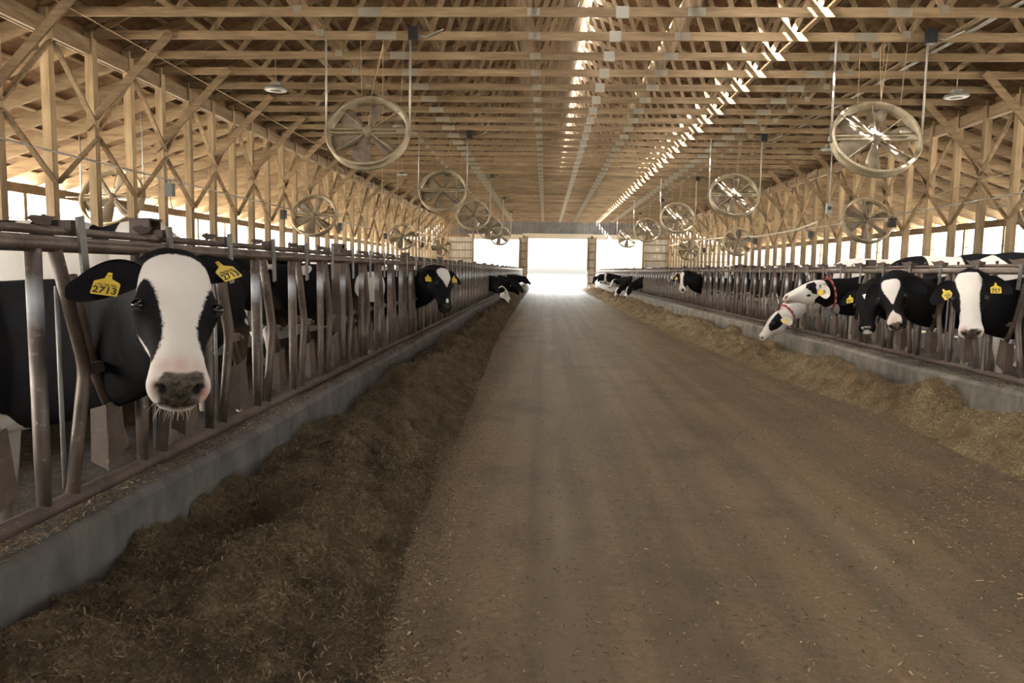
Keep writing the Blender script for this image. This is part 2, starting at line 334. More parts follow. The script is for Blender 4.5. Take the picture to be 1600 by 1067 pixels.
# ------------------------------------------------------------------ roof: deck, purlins, trusses
def deck(p0, p1, nm, mat):
    m = MB(); (xa, za), (xb, zb) = p0, p1
    m.hexa([(xa, YN, za), (xb, YN, zb), (xb, YE+.4, zb), (xa, YE+.4, za), (xa, YN, za+.03), (xb, YN, zb+.03), (xb, YE+.4, zb+.03), (xa, YE+.4, za+.03)])
    return m.build(nm, mat)
PUR = .05
def roofz(x): return RIDGE-SL*abs(x-XC)
ceil = tag(deck((PXL-.15, roofz(PXL-.15)+PUR+.05), (XC-GAP, roofz(XC-GAP)+PUR+.05), 'ceiling', OSB), kind='structure')
for o in (deck((PXR+.15, roofz(PXR+.15)+PUR+.05), (XC+GAP, roofz(XC+GAP)+PUR+.05), 'roof_deck', OSB),): o.parent = ceil
SSL = .345; ZHI = CH-.12
def shedz(x): return ZHI-SSL*((PXL-x) if x < 0 else (x-PXR))
for a, b in ((PXL+.1, OXL-.5), (PXR-.1, OXR+.5)):
    deck((a, shedz(a)+.29), (b, shedz(b)+.29), 'shed_deck', OSB).parent = ceil
for sgn in (-1, 1):
    for k in range(15):
        x = XC+sgn*(GAP+.06+k*.62); 
        if abs(x-XC) > HS+.1: continue
        q = MB(); z = roofz(x)+.045; q.beam((x, YN, z), (x, YE+.3, z), .09, .04, (sgn*SL, 0, 1)); q.build('purlin', WY, ceil)
    for k in range(9):
        x = (PXL-.25-k*.62) if sgn < 0 else (PXR+.25+k*.62); z = shedz(x)+.255
        q = MB(); q.beam((x, YN, z), (x, YE+.3, z), .09, .04, (sgn*SSL, 0, 1)); q.build('purlin', WY, ceil)
# one truss in the local frame of its own plane
TB = [1.25, 3.05, 4.95, 6.9]; TT = [2.1, 4.0, 5.9, 7.75]
def tz(dx): return HEEL-CH+SL*(HS-dx)-.07
mt = MB(); mt.box(PXL-.07, PXR+.07, -.02, .02, -.07, .07)
for s in (-1, 1):
    mt.beam((XC, 0, tz(0)), (XC+s*(HS+.1), 0, tz(HS+.1)), .04, .14)
MT = mt.mesh('roof_truss', WX); WEB = []; 
nodes = [(0, tz(0))]
for s in (-1, 1):
    seq = [(0, tz(0)-.05)]
    for b, tt in zip(TB, TT): seq += [(b, 0), (tt, tz(tt)-.04)]
    seq += [(HS-.15, 0.05)]
    for (a, za), (b, zb) in zip(seq[:-1], seq[1:]):
        q = MB(); q.beam((XC+s*a, 0, za), (XC+s*b, 0, zb), .036, .089); WEB.append(q.mesh('web', WX if abs(b-a) > abs(za-zb) else WZ))
PLT = []
def plate(x, z, w, h):
    q = MB(); q.box(x-w/2, x+w/2, -.0235, .0235, z-h/2, z+h/2); PLT.append(q.mesh('nail_plate', PLATE))
plate(XC+.12, -.0, .20, .17); plate(XC+1.25, 0, .27, .125); plate(XC-1.25, 0, .20, .11); plate(XC-3.8, 0, .36, .13); plate(XC+4.3, 0, .36, .13)
for s in (-1, 1): plate(XC+s*4.95, .04, .13, .11); plate(XC+s*2.1, tz(2.1)-.02, .2, .12)
for i in range(-1, NT_):
    tr = link('roof_truss', MT, ceil, (0, Y0+i*YS, CH)); tr.rotation_euler.y = random.uniform(-.0008, .0008)
    for me in WEB: link('web', me, tr)
    for me in PLT: link('nail_plate', me, tr)
for x, z, w in ((-4.5, CH+.09, .09), (-2.1, CH+.09, .09), (4.25, CH+.09, .09), (6.75, CH+.09, .09), (2.65, CH+1.65, .14), (-.7, CH+1.65, .14)):
    q = MB(); q.beam((x, 8.5, z), (x, YE, z), w, .04, (.5 if z > CH+1 else 0, 0, 1)); q.build('runner_board', WY, ceil)
# rafters of the two sheds
for s in (-1, 1):
    xa, xb = (PXL+.02, OXL-.35) if s < 0 else (PXR-.02, OXR+.35)
    q = MB(); q.beam((xa, 0, shedz(xa)+.09), (xb, 0, shedz(xb)+.09), .042, .28); RM = q.mesh('rafter', WX)
    for i in range(-6, NT_): link('rafter', RM, ceil, (0, Y0+i*YS+.09, 0))
# post rows
def post_row(X, s):
    m = MB(); m.box(X+s*.075, X+s*.115, YN, YE, CH-.36, CH-.07); root = tag(m.build('post_frame', WY), kind='structure')
    q = MB(); q.box(X-.035, X+.035, YN, YE, CH-.36, CH-.09); q.build('header_beam', WY, root)
    q = MB(); q.box(X-.02+s*.13, X+.02+s*.13, YN, YE, CH-.12, CH+.62); q.build('added_heel_board', OSB, root)  # board added to close the deck gap and stop a sun leak
    pm = MB(); pm.box(-.07, .07, -.07, .07, 0, CH-.05); PM = pm.mesh('post', POSTM)
    kb = MB(); kb.beam((s*.09, -.095, CH-1.62), (-s*1.5, -.095, CH+.02), .04, .14); KB = kb.mesh('knee_brace', WX)
    nz = 3.72
    db = []
    for dy in (-YS, YS):
        for za, zb in ((nz+.08, CH-.45), (nz-.05, 2.75)):
            q = MB(); q.beam((-s*.09, 0, za), (-s*.09, dy*.97, zb), .04, .085, (1, 0, 0)); db.append(q.mesh('diagonal_brace', WZ))
    for i in range(-10, NT_):
        y = Y0+i*YS; link('post', PM, root, (X, y, .1))
        if i % 2 and i >= -3:
            link('knee_brace', KB, root, (X, y, 0))
            for me in db: link('diagonal_brace', me, root, (X, y, 0))
post_row(PXL, -1); post_row(PXR, 1)

# ------------------------------------------------------------------ headlock fences
SH, YH = .683, 2.604; K0, K1 = -3, 83
def fence(X, s, label):
    # s = +1: the alley lies towards +x
    root = thing('feed_fence', (X, 0, 0)); tag(root, label, 'fence'); ya, yb = YH+K0*SH-.3, YE-1.0
    q = MB(); q.tube([(0, ya, ZT), (0, yb, ZT)], .031, 12); q.build('top_rail', RAIL, root, True)
    q = MB(); q.tube([(-s*.02, ya, ZT+.052), (-s*.02, yb, ZT+.052)], .017, 8); q.build('latch_rail', RAIL, root, True)
    q = MB(); q.tube([(0, ya, ZB), (0, yb, ZB)], .031, 12); q.build('bottom_rail', RUST, root, True)
    P = {}
    q = MB(); q.tube([(0, 0, ZB+.02), (0, 0, ZB+.20), (0, 0, ZT-.02)], [.024, .028, .028], 12); P['upright'] = q.mesh('upright', PIPE, True)
    a = (0, .12, ZT-.02); b = (0, .275, 1.03); c = (0, .165, ZB+.02); V = Vector
    pts = [V(a), V(a).lerp(V(b), .5), V(a).lerp(V(b), .9), V(b)+V((0, -.008, 0)), V(b).lerp(V(c), .1), V(b).lerp(V(c), .5), V(c)]
    q = MB(); q.tube(pts, .026, 10); P['bent_pipe'] = q.mesh('bent_pipe', TUBE, True)
    q = MB(); q.tube([(-s*.03, .165, ZT-.16), (-s*.03, .165, ZB+.04)], .009, 6); P['rod'] = q.mesh('rod', GREYST, True)
    q = MB(); q.tube([(-s*.03, .255, ZT-.12), (-s*.03, .36, 1.06), (-s*.03, .385, 1.0), (-s*.03, .475, .84)], .024, 10); P['swing_arm'] = q.mesh('swing_arm', TUBE, True)
    q = MB(); q.prism([(.425, .85), (.515, .875), (.555, .63), (.41, .565)], (-s*.005, 0, 0), (0, 1, 0), (0, 0, 1), .008)
    q.prism([(0, .85), (.07, .83), (.075, .60), (0, .565)], (-s*.005, .42, 0), (-s, 0, 0), (0, 0, 1), .008); P['paddle'] = q.mesh('paddle', PADDLE)
    q = MB(); q.box(-.018, .018, .29, .40, 1.0, 1.045); q.tube([(-.04, .385, 1.02), (.04, .385, 1.02)], .014, 6); P['hinge_bracket'] = q.mesh('hinge_bracket', PADDLE)
    q = MB(); q.beam((s*.04, .215, ZT+.11), (s*.03, .262, ZT-.17), .012, .042, (0, 1, 0)); P['latch_bar'] = q.mesh('latch_bar', GREYST)
    q = MB(); q.prism([(.05, .065), (.09, .065), (.12, .09), (.03, .10), (.015, .09)], (-s*.03, 0, ZT), (.35, .94, .1), (0, 0, 1), .012)
    q.prism([(.16, .07), (.25, .055), (.30, .11), (.26, .10), (.17, .115), (.14, .10)], (0, 0, ZT), (-.4, .9, 0), (0, .1, 1), .012); q.box(-.03, .02, .19, .235, ZT+.055, ZT+.095); P['latch_catch'] = q.mesh('latch_catch', RUST)
    for k in range(K0, K1):
        y = YH+k*SH
        for nm in ('upright', 'bent_pipe', 'rod', 'latch_bar', 'latch_catch'):
            o = link(nm, P[nm], root, (0, y, 0))
        arm = link('swing_arm', P['swing_arm'], root, (0, y, 0)); arm.rotation_euler.x = random.uniform(-.012, .012)*0
        link('paddle', P['paddle'], arm); link('hinge_bracket', P['hinge_bracket'], arm)
    sp = MB(); sp.box(-.05, .05, -.055, -.045, .1, ZT+.15); sp.box(-.05, .05, .045, .055, .1, ZT+.15); sp.box(-.006, .006, -.045, .045, .1, ZT+.15); sp.box(-.055, .055, -.06, .06, ZT+.145, ZT+.155)
    SPM = sp.mesh('support_post', RUST); y = 3.60-2*5*SH
    while y < YE-1:
        link('support_post', SPM, root, (-s*.13, y, 0)); y += 5*SH
    return root
FL = fence(XL, 1, 'brown steel headlock fence on the curb behind the cow tagged 2713')
FR = fence(XR, -1, 'brown steel headlock fence behind the cows with red numbered collars')

# ------------------------------------------------------------------ feed piles and litter
def strands(n, px, py, pz, lmin, lmax, wmin, wmax, tilt):
    ang = rng.random(n)*2*PI; ln = lmin+(lmax-lmin)*rng.random(n)**2; w = wmin+(wmax-wmin)*rng.random(n)
    el = (rng.random(n)-.35)*tilt; d = np.stack([np.cos(ang)*np.cos(el), np.sin(ang)*np.cos(el), np.sin(el)], 1)
    sd_ = np.stack([-np.sin(ang), np.cos(ang), (rng.random(n)-.5)*.8], 1); c = np.stack([px, py, pz], 1)
    h = d*ln[:, None]/2; q = sd_*w[:, None]/2
    v = np.stack([c-h-q, c+h-q, c+h+q, c-h+q], 1).reshape(-1, 3); return v, np.arange(n*4).reshape(n, 4)
def interp(y, tab): return np.interp(y, [a for a, b in tab], [b for a, b in tab])
LTOE = [(-7, -.6), (2.4, -.66), (4, -.76), (6.3, -.80), (9.2, -.86), (13, -.98), (21, -1.1), (40, -1.2), (61, -1.25)]
RTOE = [(-7, 3.4), (5.5, 3.5), (7.8, 3.6), (9.9, 3.38), (15, 3.18), (22.7, 2.95), (40, 2.9), (61, 2.9)]
def pile_h(x, y, side):
    toe = interp(y, LTOE if side < 0 else RTOE); cx = -1.73 if side < 0 else 4.15
    t = (x-cx)/(toe-cx); t = np.clip(t+.16*fbm(y*1.1+5*side, x*1.3, 3), -.2, 1.4)
    if side < 0: base = np.interp(t, [-.2, 0, .25, .45, .7, .95, 1.05, 1.4], [.25, .26, .30, .335, .215, .05, 0, -.05])
    else: base = np.interp(t, [-.2, 0, .22, .5, .75, .95, 1.05, 1.4], [.17, .18, .22, .24, .13, .035, 0, -.05])*np.interp(y, [5, 7, 12, 30], [1.25, 1.1, .95, .95])
    lump = .20*fbm(x*2.2+3*side, y*1.7, 4)+.10*fbm(x*5.5, y*4.5, 3)+.05*fbm(x*11, y*11, 3)
    ph = np.sin(y*2*PI/1.37+side)*.5+np.sin(y*2*PI/2.3+2*side)*.5                  # hollows eaten by the cows
    hol = .30*np.clip(ph, 0, 1)**1.5*np.exp(-((t-.22)/.17)**2)
    return base+(lump-hol)*np.clip(base/.12, 0, 1)
def feed_pile(side, label):
    ys = np.concatenate([np.arange(.2, 9, .022), np.arange(9, 20, .05), np.arange(20, YE-.3, .14)])
    cx = -1.735 if side < 0 else 4.155; n = 84; tt = np.linspace(0, 1.12, n)
    toe = interp(ys, LTOE if side < 0 else RTOE); X = cx+(toe-cx)[:, None]*tt[None]; Y = np.repeat(ys[:, None], n, 1)
    Z = pile_h(X, Y, side)+.012*fbm(X*40, Y*40, 2); m = len(ys)
    idx = (np.arange(m-1)[:, None]*n+np.arange(n-1)[None]).ravel(); q = np.stack([idx, idx+1, idx+n+1, idx+n], 1)
    if side > 0: q = q[:, ::-1]
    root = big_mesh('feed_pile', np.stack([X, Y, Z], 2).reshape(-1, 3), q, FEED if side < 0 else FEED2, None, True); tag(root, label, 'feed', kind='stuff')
    N = 210000 if side < 0 else 150000
    y = .4+rng.random(N)**2.2*30 if side < 0 else 4.5+rng.random(N)**1.7*26
    toe = interp(y, LTOE if side < 0 else RTOE); u = rng.random(N)*1.08; x = cx+(toe-cx)*u; z = pile_h(x, y, side)+.006+rng.random(N)*.008
    v, f = strands(N, x, y, z, .006, .038, .0018, .005, 1.3)
    o = big_mesh('straw', v, f, STRAW if side < 0 else STRAW2, root); tag(o, kind='stuff')
feed_pile(-1, 'long dark shaded heap of chopped feed along the curb below cow 2713')
feed_pile(1, 'long heap of brightly lit chopped feed along the curb below the white-faced eating cow')
N = 40000; y = 1.6+rng.random(N)**2.0*30; x = -1.2+rng.random(N)*5.2
v, f = strands(N, x, y, .003+rng.random(N)*.006, .006, .03, .003, .008, .5)
N2 = 52000; y2 = 2+rng.random(N2)**1.8*25; sd2 = rng.random(N2) < .3
x2 = np.where(sd2, interp(y2, LTOE)+np.abs(rng.normal(0, .18, N2)), interp(y2, RTOE)-np.abs(rng.normal(0, .8, N2)))
v2, f2 = strands(N2, x2, y2, .004+rng.random(N2)*.008, .006, .035, .003, .009, .6)
o = big_mesh('floor_litter', np.concatenate([v, v2]), np.concatenate([f, f2+len(v)]), LITTER); tag(o, 'scattered straw bits and crumbs on the brown alley floor', 'litter', kind='stuff')
for side, xa, xb in ((-1, -1.99, -1.76), (1, 4.18, 4.5)):
    N = 16000; y = 1.5+rng.random(N)**2*24; x = xa+rng.random(N)*(xb-xa); z = .458+rng.random(N)*.012+.012*np.clip(fbm(x*6, y*4, 3), 0, 1)
    v, f = strands(N, x, y, z, .01, .045, .003, .007, .9)
    o = big_mesh('curb_straw', v, f, LITTER); tag(o, 'loose straw lying on the concrete curb under the %s fence' % ('hero' if 0 else 'cow 2713' if side < 0 else 'red collar cows'), 'straw', kind='stuff')

# ------------------------------------------------------------------ cows
def cr_interp(tab, xs):
    tab = np.asarray(tab, float); x = tab[:, 0]; m = np.gradient(tab[:, 1:], x, axis=0); out = np.zeros((len(xs), tab.shape[1]-1))
    for j, q in enumerate(xs):
        i = int(np.clip(np.searchsorted(x, q)-1, 0, len(x)-2)); h = x[i+1]-x[i]; t = (q-x[i])/h
        out[j] = (2*t**3-3*t**2+1)*tab[i, 1:]+(t**3-2*t*t+t)*h*m[i]+(-2*t**3+3*t*t)*tab[i+1, 1:]+(t**3-t*t)*h*m[i+1]
    return out
# head rings: s, half width at the brow, dorsal height, jaw depth, jaw half width
HEAD = [(-.075, .045, -.035, -.115, .04), (-.055, .072, .002, -.16, .06), (-.02, .092, .028, -.205, .072), (.03, .108, .042, -.238, .082), (.09, .117, .047, -.250, .086),
        (.15, .123, .046, -.260, .088), (.205, .124, .038, -.255, .082), (.265, .102, .027, -.222, .068), (.32, .084, .018, -.182, .056), (.38, .079, .010, -.158, .054),
        (.43, .087, .004, -.148, .060), (.47, .090, -.008, -.140, .062), (.50, .082, -.024, -.132, .056), (.522, .062, -.046, -.118, .042), (.532, .03, -.066, -.10, .022)]
def g3(P, c, r): return np.exp(-(((P-np.array(c))/np.array(r))**2).sum(1))
def head_mesh(ns=64, nk=56):
    ss = np.linspace(HEAD[0][0], HEAD[-1][0], ns); T = cr_interp(HEAD, ss); V = []
    for s, (w, top, bot, jw) in zip(ss, T):
        zc = top-.42*(top-bot)
        for k in range(nk):
            a = 2*PI*k/nk; c, q = math.cos(a), math.sin(a); n = 2.5 if s > .36 else 2.9
            u = math.copysign(abs(c)**(2/n), c); v = math.copysign(abs(q)**(2/n), q)
            z = zc+v*(top-zc if v > 0 else zc-bot); f = (z-bot)/(top-bot+1e-9)
            ww = jw+(w-jw)*min(1, max(0, f/.62))**.8
            if f > .8: ww *= 1-.18*((f-.8)/.2)**2
            V.append((s, u*ww, z))
    V = np.array(V); sg = np.sign(V[:, 1]); A = V.copy(); A[:, 1] = np.abs(A[:, 1])
    dn = np.zeros_like(V)
    b = g3(A, (.203, .118, .0), (.05, .06, .045)); dn[:, 1] += sg*b*.022; dn[:, 2] += b*.010          # orbit
    b = g3(A, (.258, .125, -.03), (.03, .06, .03)); dn[:, 1] -= sg*b*.008                                 # below the eye
    b = g3(A, (.20, .10, -.185), (.085, .06, .07)); dn[:, 1] += sg*b*.018                                 # cheek
    b = g3(A, (.205, .118, .004), (.024, .035, .016)); dn[:, 1] -= sg*b*.020                               # eye socket
    b = g3(A, (.30, .0, .02), (.10, .035, .04)); dn[:, 2] += b*.008                                        # nose bridge
    b = g3(A, (.475, .06, -.04), (.035, .035, .035)); dn[:, 1] += sg*b*.010; dn[:, 2] += b*.006           # nostril wing
    b = g3(A, (.508, .050, -.036), (.020, .017, .013)); dn[:, 0] -= b*.042; dn[:, 1] -= sg*b*.006         # nostril
    b = g3(A, (.492, .066, -.030), (.020, .014, .010)); dn[:, 0] -= b*.012; dn[:, 1] -= sg*b*.012
    b = np.exp(-((V[:, 2]+.092-.25*(V[:, 0]-.5))/.008)**2)*np.clip((V[:, 0]-.36)/.06, 0, 1); dn[:, 0] -= b*.014*np.clip((V[:, 0]-.46)/.05, 0, 1); dn[:, 1] -= sg*b*.008   # mouth
    b = g3(A, (.05, .0, .04), (.06, .05, .05)); dn[:, 2] -= b*.006                                         # brow dish
    V = V+dn; F = []
    for i in range(ns-1):
        for k in range(nk): F.append((i*nk+k, (i+1)*nk+k, (i+1)*nk+(k+1) % nk, i*nk+(k+1) % nk))
    F += [tuple(range(nk)), tuple((ns-1)*nk+k for k in range(nk-1, -1, -1))]
    return V, F
HV, HF = head_mesh()
def sweep(cent, hw, hh, n=28, fwd=None, side=None):
    """closed loft: ellipses of half width hw (along side) and half height hh along a centre line"""
    V = []; m = len(cent); cent = [Vector(c) for c in cent]
    for i, c in enumerate(cent):
        d = (cent[min(i+1, m-1)]-cent[max(i-1, 0)]).normalized(); sd_ = Vector(side[i]) if side else Vector((0, 1, 0))
        sd_ = (sd_-d*sd_.dot(d)).normalized(); up = sd_.cross(d)*-1
        if up.z < -1e-6 and abs(d.z) < .9: up = -up
        for k in range(n):
            a = 2*PI*k/n; V.append(c+sd_*(hw[i]*math.cos(a))+up*(hh[i]*math.sin(a)))
    F = [(i*n+k, (i+1)*n+k, (i+1)*n+(k+1) % n, i*n+(k+1) % n) for i in range(m-1) for k in range(n)]
    F += [tuple(range(n)), tuple((m-1)*n+k for k in range(n-1, -1, -1))]
    return [tuple(v) for v in V], F
def poly_sd(P, poly):
    """signed distance (positive inside) of 2-D points to a polygon"""
    poly = np.asarray(poly, float); d = np.full(len(P), 1e9); ins = np.zeros(len(P), bool); n = len(poly)
    for i in range(n):
        a, b = poly[i], poly[(i+1) % n]; ab = b-a; t = np.clip(((P-a)@ab)/(ab@ab+1e-12), 0, 1)
        d = np.minimum(d, np.linalg.norm(P-(a+t[:, None]*ab), axis=1))
        c = (a[1] > P[:, 1]) != (b[1] > P[:, 1])
        ins ^= c & (P[:, 0] < (b[0]-a[0])*(P[:, 1]-a[1])/(b[1]-a[1]+1e-12)+a[0])
    return np.where(ins, d, -d)
def P3(pts, fx, fy, sx, sy): return [((x-fx)/sx, (y-fy)/sy) for x, y in pts]
BODY = [(-1.93, 1.20, .06, .05), (-1.90, 1.19, .17, .13), (-1.80, 1.15, .27, .215), (-1.62, 1.11, .355, .285), (-1.35, 1.065, .40, .315), (-1.05, 1.03, .445, .365), (-.70, 1.03, .445, .36), (-.38, 1.055, .43, .30), (-.12, 1.08, .40, .245), (.05, 1.10, .34, .20), (.17, 1.12, .25, .15), (.24, 1.13, .12, .08)]
def make_cow(loc, rz, poll, nose, label, marks, vox=.02, group='dairy cows at the headlocks', tags=(None, None), tag_tilt=(0, 0), ears=((0, 0), (0, 0)), collar=None, earcol=(0, 0), seed=1,
             bodyw=.0, whites=(), blacks=(), up_hint=None, whisk=0, scale=1.0, headk=1.0, sdback=None, neckh=1.0, neckz=1.03, t0=None, gate=None):
    """poll: world point of the top of the head; nose: world direction from poll to muzzle; marks: dict of polygons"""
    r_ = np.random.default_rng(seed); root = thing('cow', loc, rz); tag(root, label, 'cow', group)
    Mw = Matrix.Translation(loc) @ Matrix.Rotation(rz, 4, 'Z'); Mi = Mw.inverted()
    H = Mi @ Vector(poll); ex = (Mi.to_3x3() @ Vector(nose)).normalized()
    uh = (Mi.to_3x3() @ Vector(up_hint)) if up_hint else Vector((0, 0, 1)); ey = uh.cross(ex).normalized(); ez = ex.cross(ey).normalized()
    MH = Matrix(((ex.x, ey.x, ez.x, H.x), (ex.y, ey.y, ez.y, H.y), (ex.z, ey.z, ez.z, H.z), (0, 0, 0, 1))) @ Matrix.Scale(headk, 4)
    vs, fs = [], []
    def add(v, f): 
        n = len(vs); vs.extend(v); fs.extend(tuple(i+n for i in q) for q in f)
    R = np.array(MH.to_3x3()); add([tuple(p) for p in HV@R.T+np.array(H)], HF)
    # trunk
    xs = np.linspace(BODY[0][0], BODY[-1][0], 34); T = cr_interp(BODY, xs)
    add(*sweep([(x, 0, z*scale) for x, (z, a, b) in zip(xs, T)], [max(.01, b*.92) for z, a, b in T], [max(.01, a*scale) for z, a, b in T]))
    # withers and hip bones
    for s in (-1, 1): add(*sweep([(-1.55, s*.20, 1.38*scale), (-1.5, s*.235, 1.37*scale), (-1.45, s*.2, 1.37*scale)], [.05, .07, .04], [.05, .06, .04], 10))
    # neck: from inside the shoulders, through the gap in the headlock, to behind the jaw
    A0 = Vector((-.30, 0, neckz*scale)); B0 = MH @ Vector((.03, 0, -.13)); G = Mi @ Vector(gate) if gate else A0.lerp(B0, .5)
    ctl = [A0-(G-A0)*.4, A0, G, B0, B0+(ex*.5+(B0-G).normalized()*.5)*(B0-G).length*.6]; l1, l2 = (G-A0).length, (B0-G).length
    cent, hw, hh, sds = [], [], [], []
    for i in range(22):
        g = i/21*2; k = min(1, int(g)); u = g-k; p0, p1, p2, p3 = ctl[k:k+4]
        p = .5*((2*p1)+(p2-p0)*u+(2*p0-5*p1+4*p2-p3)*u*u+(3*p1-p0-3*p2+p3)*u**3); cent.append(p); t = i/21
        hw.append(float(np.interp(t, [0, .3, .5, .75, 1], [.19, .155, .125, .11, .088]))); hh.append(neckh*float(np.interp(t, [0, .3, .5, .75, 1], [.36, .32, .275, .235, .15])))
        sds.append(Vector((0, 1, 0)).lerp(ey, max(0, (t-.35)/.65)**1.3))
    add(*sweep(cent, hw, hh, 24, side=sds)); NECK = cent
    # legs, dewlap, udder, tail
    for s in (-1, 1):
        add(*sweep([(-.16, s*.15, 1.0), (-.13, s*.19, .82), (-.10, s*.185, .66), (-.08, s*.18, .47), (-.085, s*.18, .40), (-.10, s*.18, .28), (-.10, s*.18, .15), (-.085, s*.18, .10), (-.06, s*.18, .06), (-.045, s*.18, .0)], [.10, .105, .08, .056, .052, .04, .042, .052, .056, .064], [.15, .14, .095, .062, .055, .042, .044, .055, .06, .075], 14))
        add(*sweep([(-1.58, s*.16, 1.15), (-1.50, s*.21, .98), (-1.46, s*.225, .84), (-1.55, s*.215, .70), (-1.68, s*.205, .56), (-1.70, s*.20, .49), (-1.665, s*.20, .35), (-1.64, s*.20, .17), (-1.62, s*.20, .10), (-1.59, s*.20, .05), (-1.575, s*.20, .0)], [.14, .15, .125, .09, .06, .055, .044, .044, .054, .056, .064], [.24, .24, .20, .13, .085, .075, .052, .048, .056, .06, .075], 14))
    add(*sweep([(-1.42, 0, .80), (-1.36, 0, .68), (-1.28, 0, .58), (-1.22, 0, .54)], [.1, .16, .13, .06], [.12, .17, .13, .06], 14))
    add(*sweep([(-1.88, 0, 1.36), (-1.96, 0, 1.32), (-2.0, 0, 1.15), (-2.0, 0, .85), (-1.99, 0, .62), (-1.99, 0, .48)], [.03, .032, .026, .024, .035, .012], [.03, .032, .026, .024, .035, .012], 10))
    n = NECK[11]; add(*sweep([(.16, 0, .98*scale), (.20, 0, .90*scale), NECK[9]-Vector((0, 0, .20)), NECK[15]-Vector((0, 0, .13))], [.04, .035, .03, .02], [.1, .1, .09, .05], 10))
    me = bpy.data.meshes.new('hide'); me.from_pydata(vs, [], fs); me.update()
    tmp = bpy.data.objects.new('tmp', me); COL.objects.link(tmp)
    md = tmp.modifiers.new('r', 'REMESH'); md.mode = 'VOXEL'; md.voxel_size = vox; md.use_smooth_shade = True
    if vox > .01:
        md = tmp.modifiers.new('s', 'SMOOTH'); md.factor = .5; md.iterations = 2
    else:
        md = tmp.modifiers.new('s', 'SMOOTH'); md.factor = .5; md.iterations = 2
    dg = bpy.context.evaluated_depsgraph_get(); me2 = bpy.data.meshes.new_from_object(tmp.evaluated_get(dg)); bpy.data.objects.remove(tmp); bpy.data.meshes.remove(me)
    N = len(me2.vertices); co = np.zeros(N*3, np.float32); me2.vertices.foreach_get('co', co); P = co.reshape(-1, 3).astype(float)
    Q = (P-np.array(H))@R/headk**2; s_, y_, z_ = Q[:, 0], Q[:, 1], Q[:, 2]
    zt = np.interp(s_, [h[0] for h in HEAD], [h[2] for h in HEAD]); zb = np.interp(s_, [h[0] for h in HEAD], [h[3] for h in HEAD]); wd = np.interp(s_, [h[0] for h in HEAD], [h[1] for h in HEAD])
    inh = (s_ > -.08) & (np.abs(y_) < wd*1.25+.02) & (z_ < zt+.05) & (z_ > zb-.03) & ((z_ > -.13-.3*(s_+.03)) | (s_ > .16))
    # trunk pattern: sum of random bumps, thresholded
    pat = np.zeros(N)
    for k in range(26):
        c = np.array([r_.uniform(-2, .4), r_.uniform(-.4, .4), r_.uniform(.6, 1.6)]); rr = r_.uniform(.16, .42)
        pat += (1 if k % 2 else -1)*np.exp(-((P-c)**2).sum(1)/rr**2)
    coat = (pat+bodyw)*.35
    for (c, rd) in whites: coat = np.maximum(coat, (1-np.sqrt((((P-np.array(c))/np.array(rd))**2).sum(1)))*min(rd))
    for (c, rd) in blacks: coat = np.minimum(coat, -(1-np.sqrt((((P-np.array(c))/np.array(rd))**2).sum(1)))*min(rd))
    leg = .62-P[:, 2]+.12*np.sin(P[:, 0]*9+seed); nk = (P[:, 0] > .16)
    coat = np.where((P[:, 2] < .75) & ~nk, np.maximum(coat, leg*.5), coat)
    nb = marks.get('neck', -1); nf = np.clip((P[:, 0]-.10)/.18, 0, 1); coat = coat*(1-nf)+nb*.12*nf
    if 'neckwhite' in marks:
        for (c, rd) in marks['neckwhite']: coat = np.maximum(coat, (1-np.sqrt((((P-np.array(c))/np.array(rd))**2).sum(1)))*min(rd))
    if 'neckblack' in marks:
        for (c, rd) in marks['neckblack']: coat = np.minimum(coat, -(1-np.sqrt((((P-np.array(c))/np.array(rd))**2).sum(1)))*min(rd))
    hc = np.full(N, .05*marks.get('base', -1)); front = z_ > zt-.085-.02*(s_ > .4)
    fy = np.stack([y_, s_], 1); fz = np.stack([s_, z_], 1)
    wide = np.abs(y_) > .09
    for kind, val, poly in marks.get('polys', ()):
        if kind == 'front': sdv = poly_sd(fy, poly); sdv = np.where(front, sdv, np.minimum(sdv, (z_-(zt-.085))*1.0))
        elif kind == 'muzzle': sdv = s_-poly
        else: sdv = poly_sd(fz, poly); sdv = np.where(np.abs(y_) > wd*.45, sdv, -.1)
        hc = np.maximum(hc, sdv) if val > 0 else np.minimum(hc, -sdv)
    # blend head to neck
    coat = np.where(inh, hc, coat)
    nosep = marks.get('nose', [(-.055, .462), (-.03, .452), (.03, .452), (.055, .462), (.058, .49), (.05, .56), (-.05, .56), (-.058, .49)])
    ns_ = np.clip(poly_sd(fy, nosep)/.005+.5, 0, 1)*(z_ > -.080)*inh
    for sg in (-1, 1):
        ns_ = np.maximum(ns_, np.clip(1.4*g3(Q, (.512, sg*.05, -.036), (.030, .020, .014)), 0, 1)*inh)
    pk = np.zeros(N)
    for (a, b, rr, amt) in marks.get('pink', ()): pk = np.maximum(pk, amt*np.exp(-(((s_-a)**2+(y_-b)**2)/rr**2))*inh)
    ns_ = ns_*(1-np.clip(pk*marks.get('pinkover', 0), 0, 1)); 
    nst = np.zeros(N)
    for sg in (-1, 1):
        nst = np.maximum(nst, g3(Q, (.493, sg*.049, -.036), (.026, .015, .0125))*1.7); nst = np.maximum(nst, g3(Q, (.487, sg*.064, -.030), (.02, .010, .008))*1.5)
    nst = np.maximum(nst, .85*np.exp(-((z_+.092-.25*(s_-.5))/.006)**2)*np.clip((s_-.40)/.04, 0, 1)); nst = np.clip(nst, 0, 1)*inh
    att = me2.attributes.new('mk', 'FLOAT_COLOR', 'POINT'); att.data.foreach_set('color', np.stack([coat, ns_, pk, nst], 1).astype(np.float32).ravel())
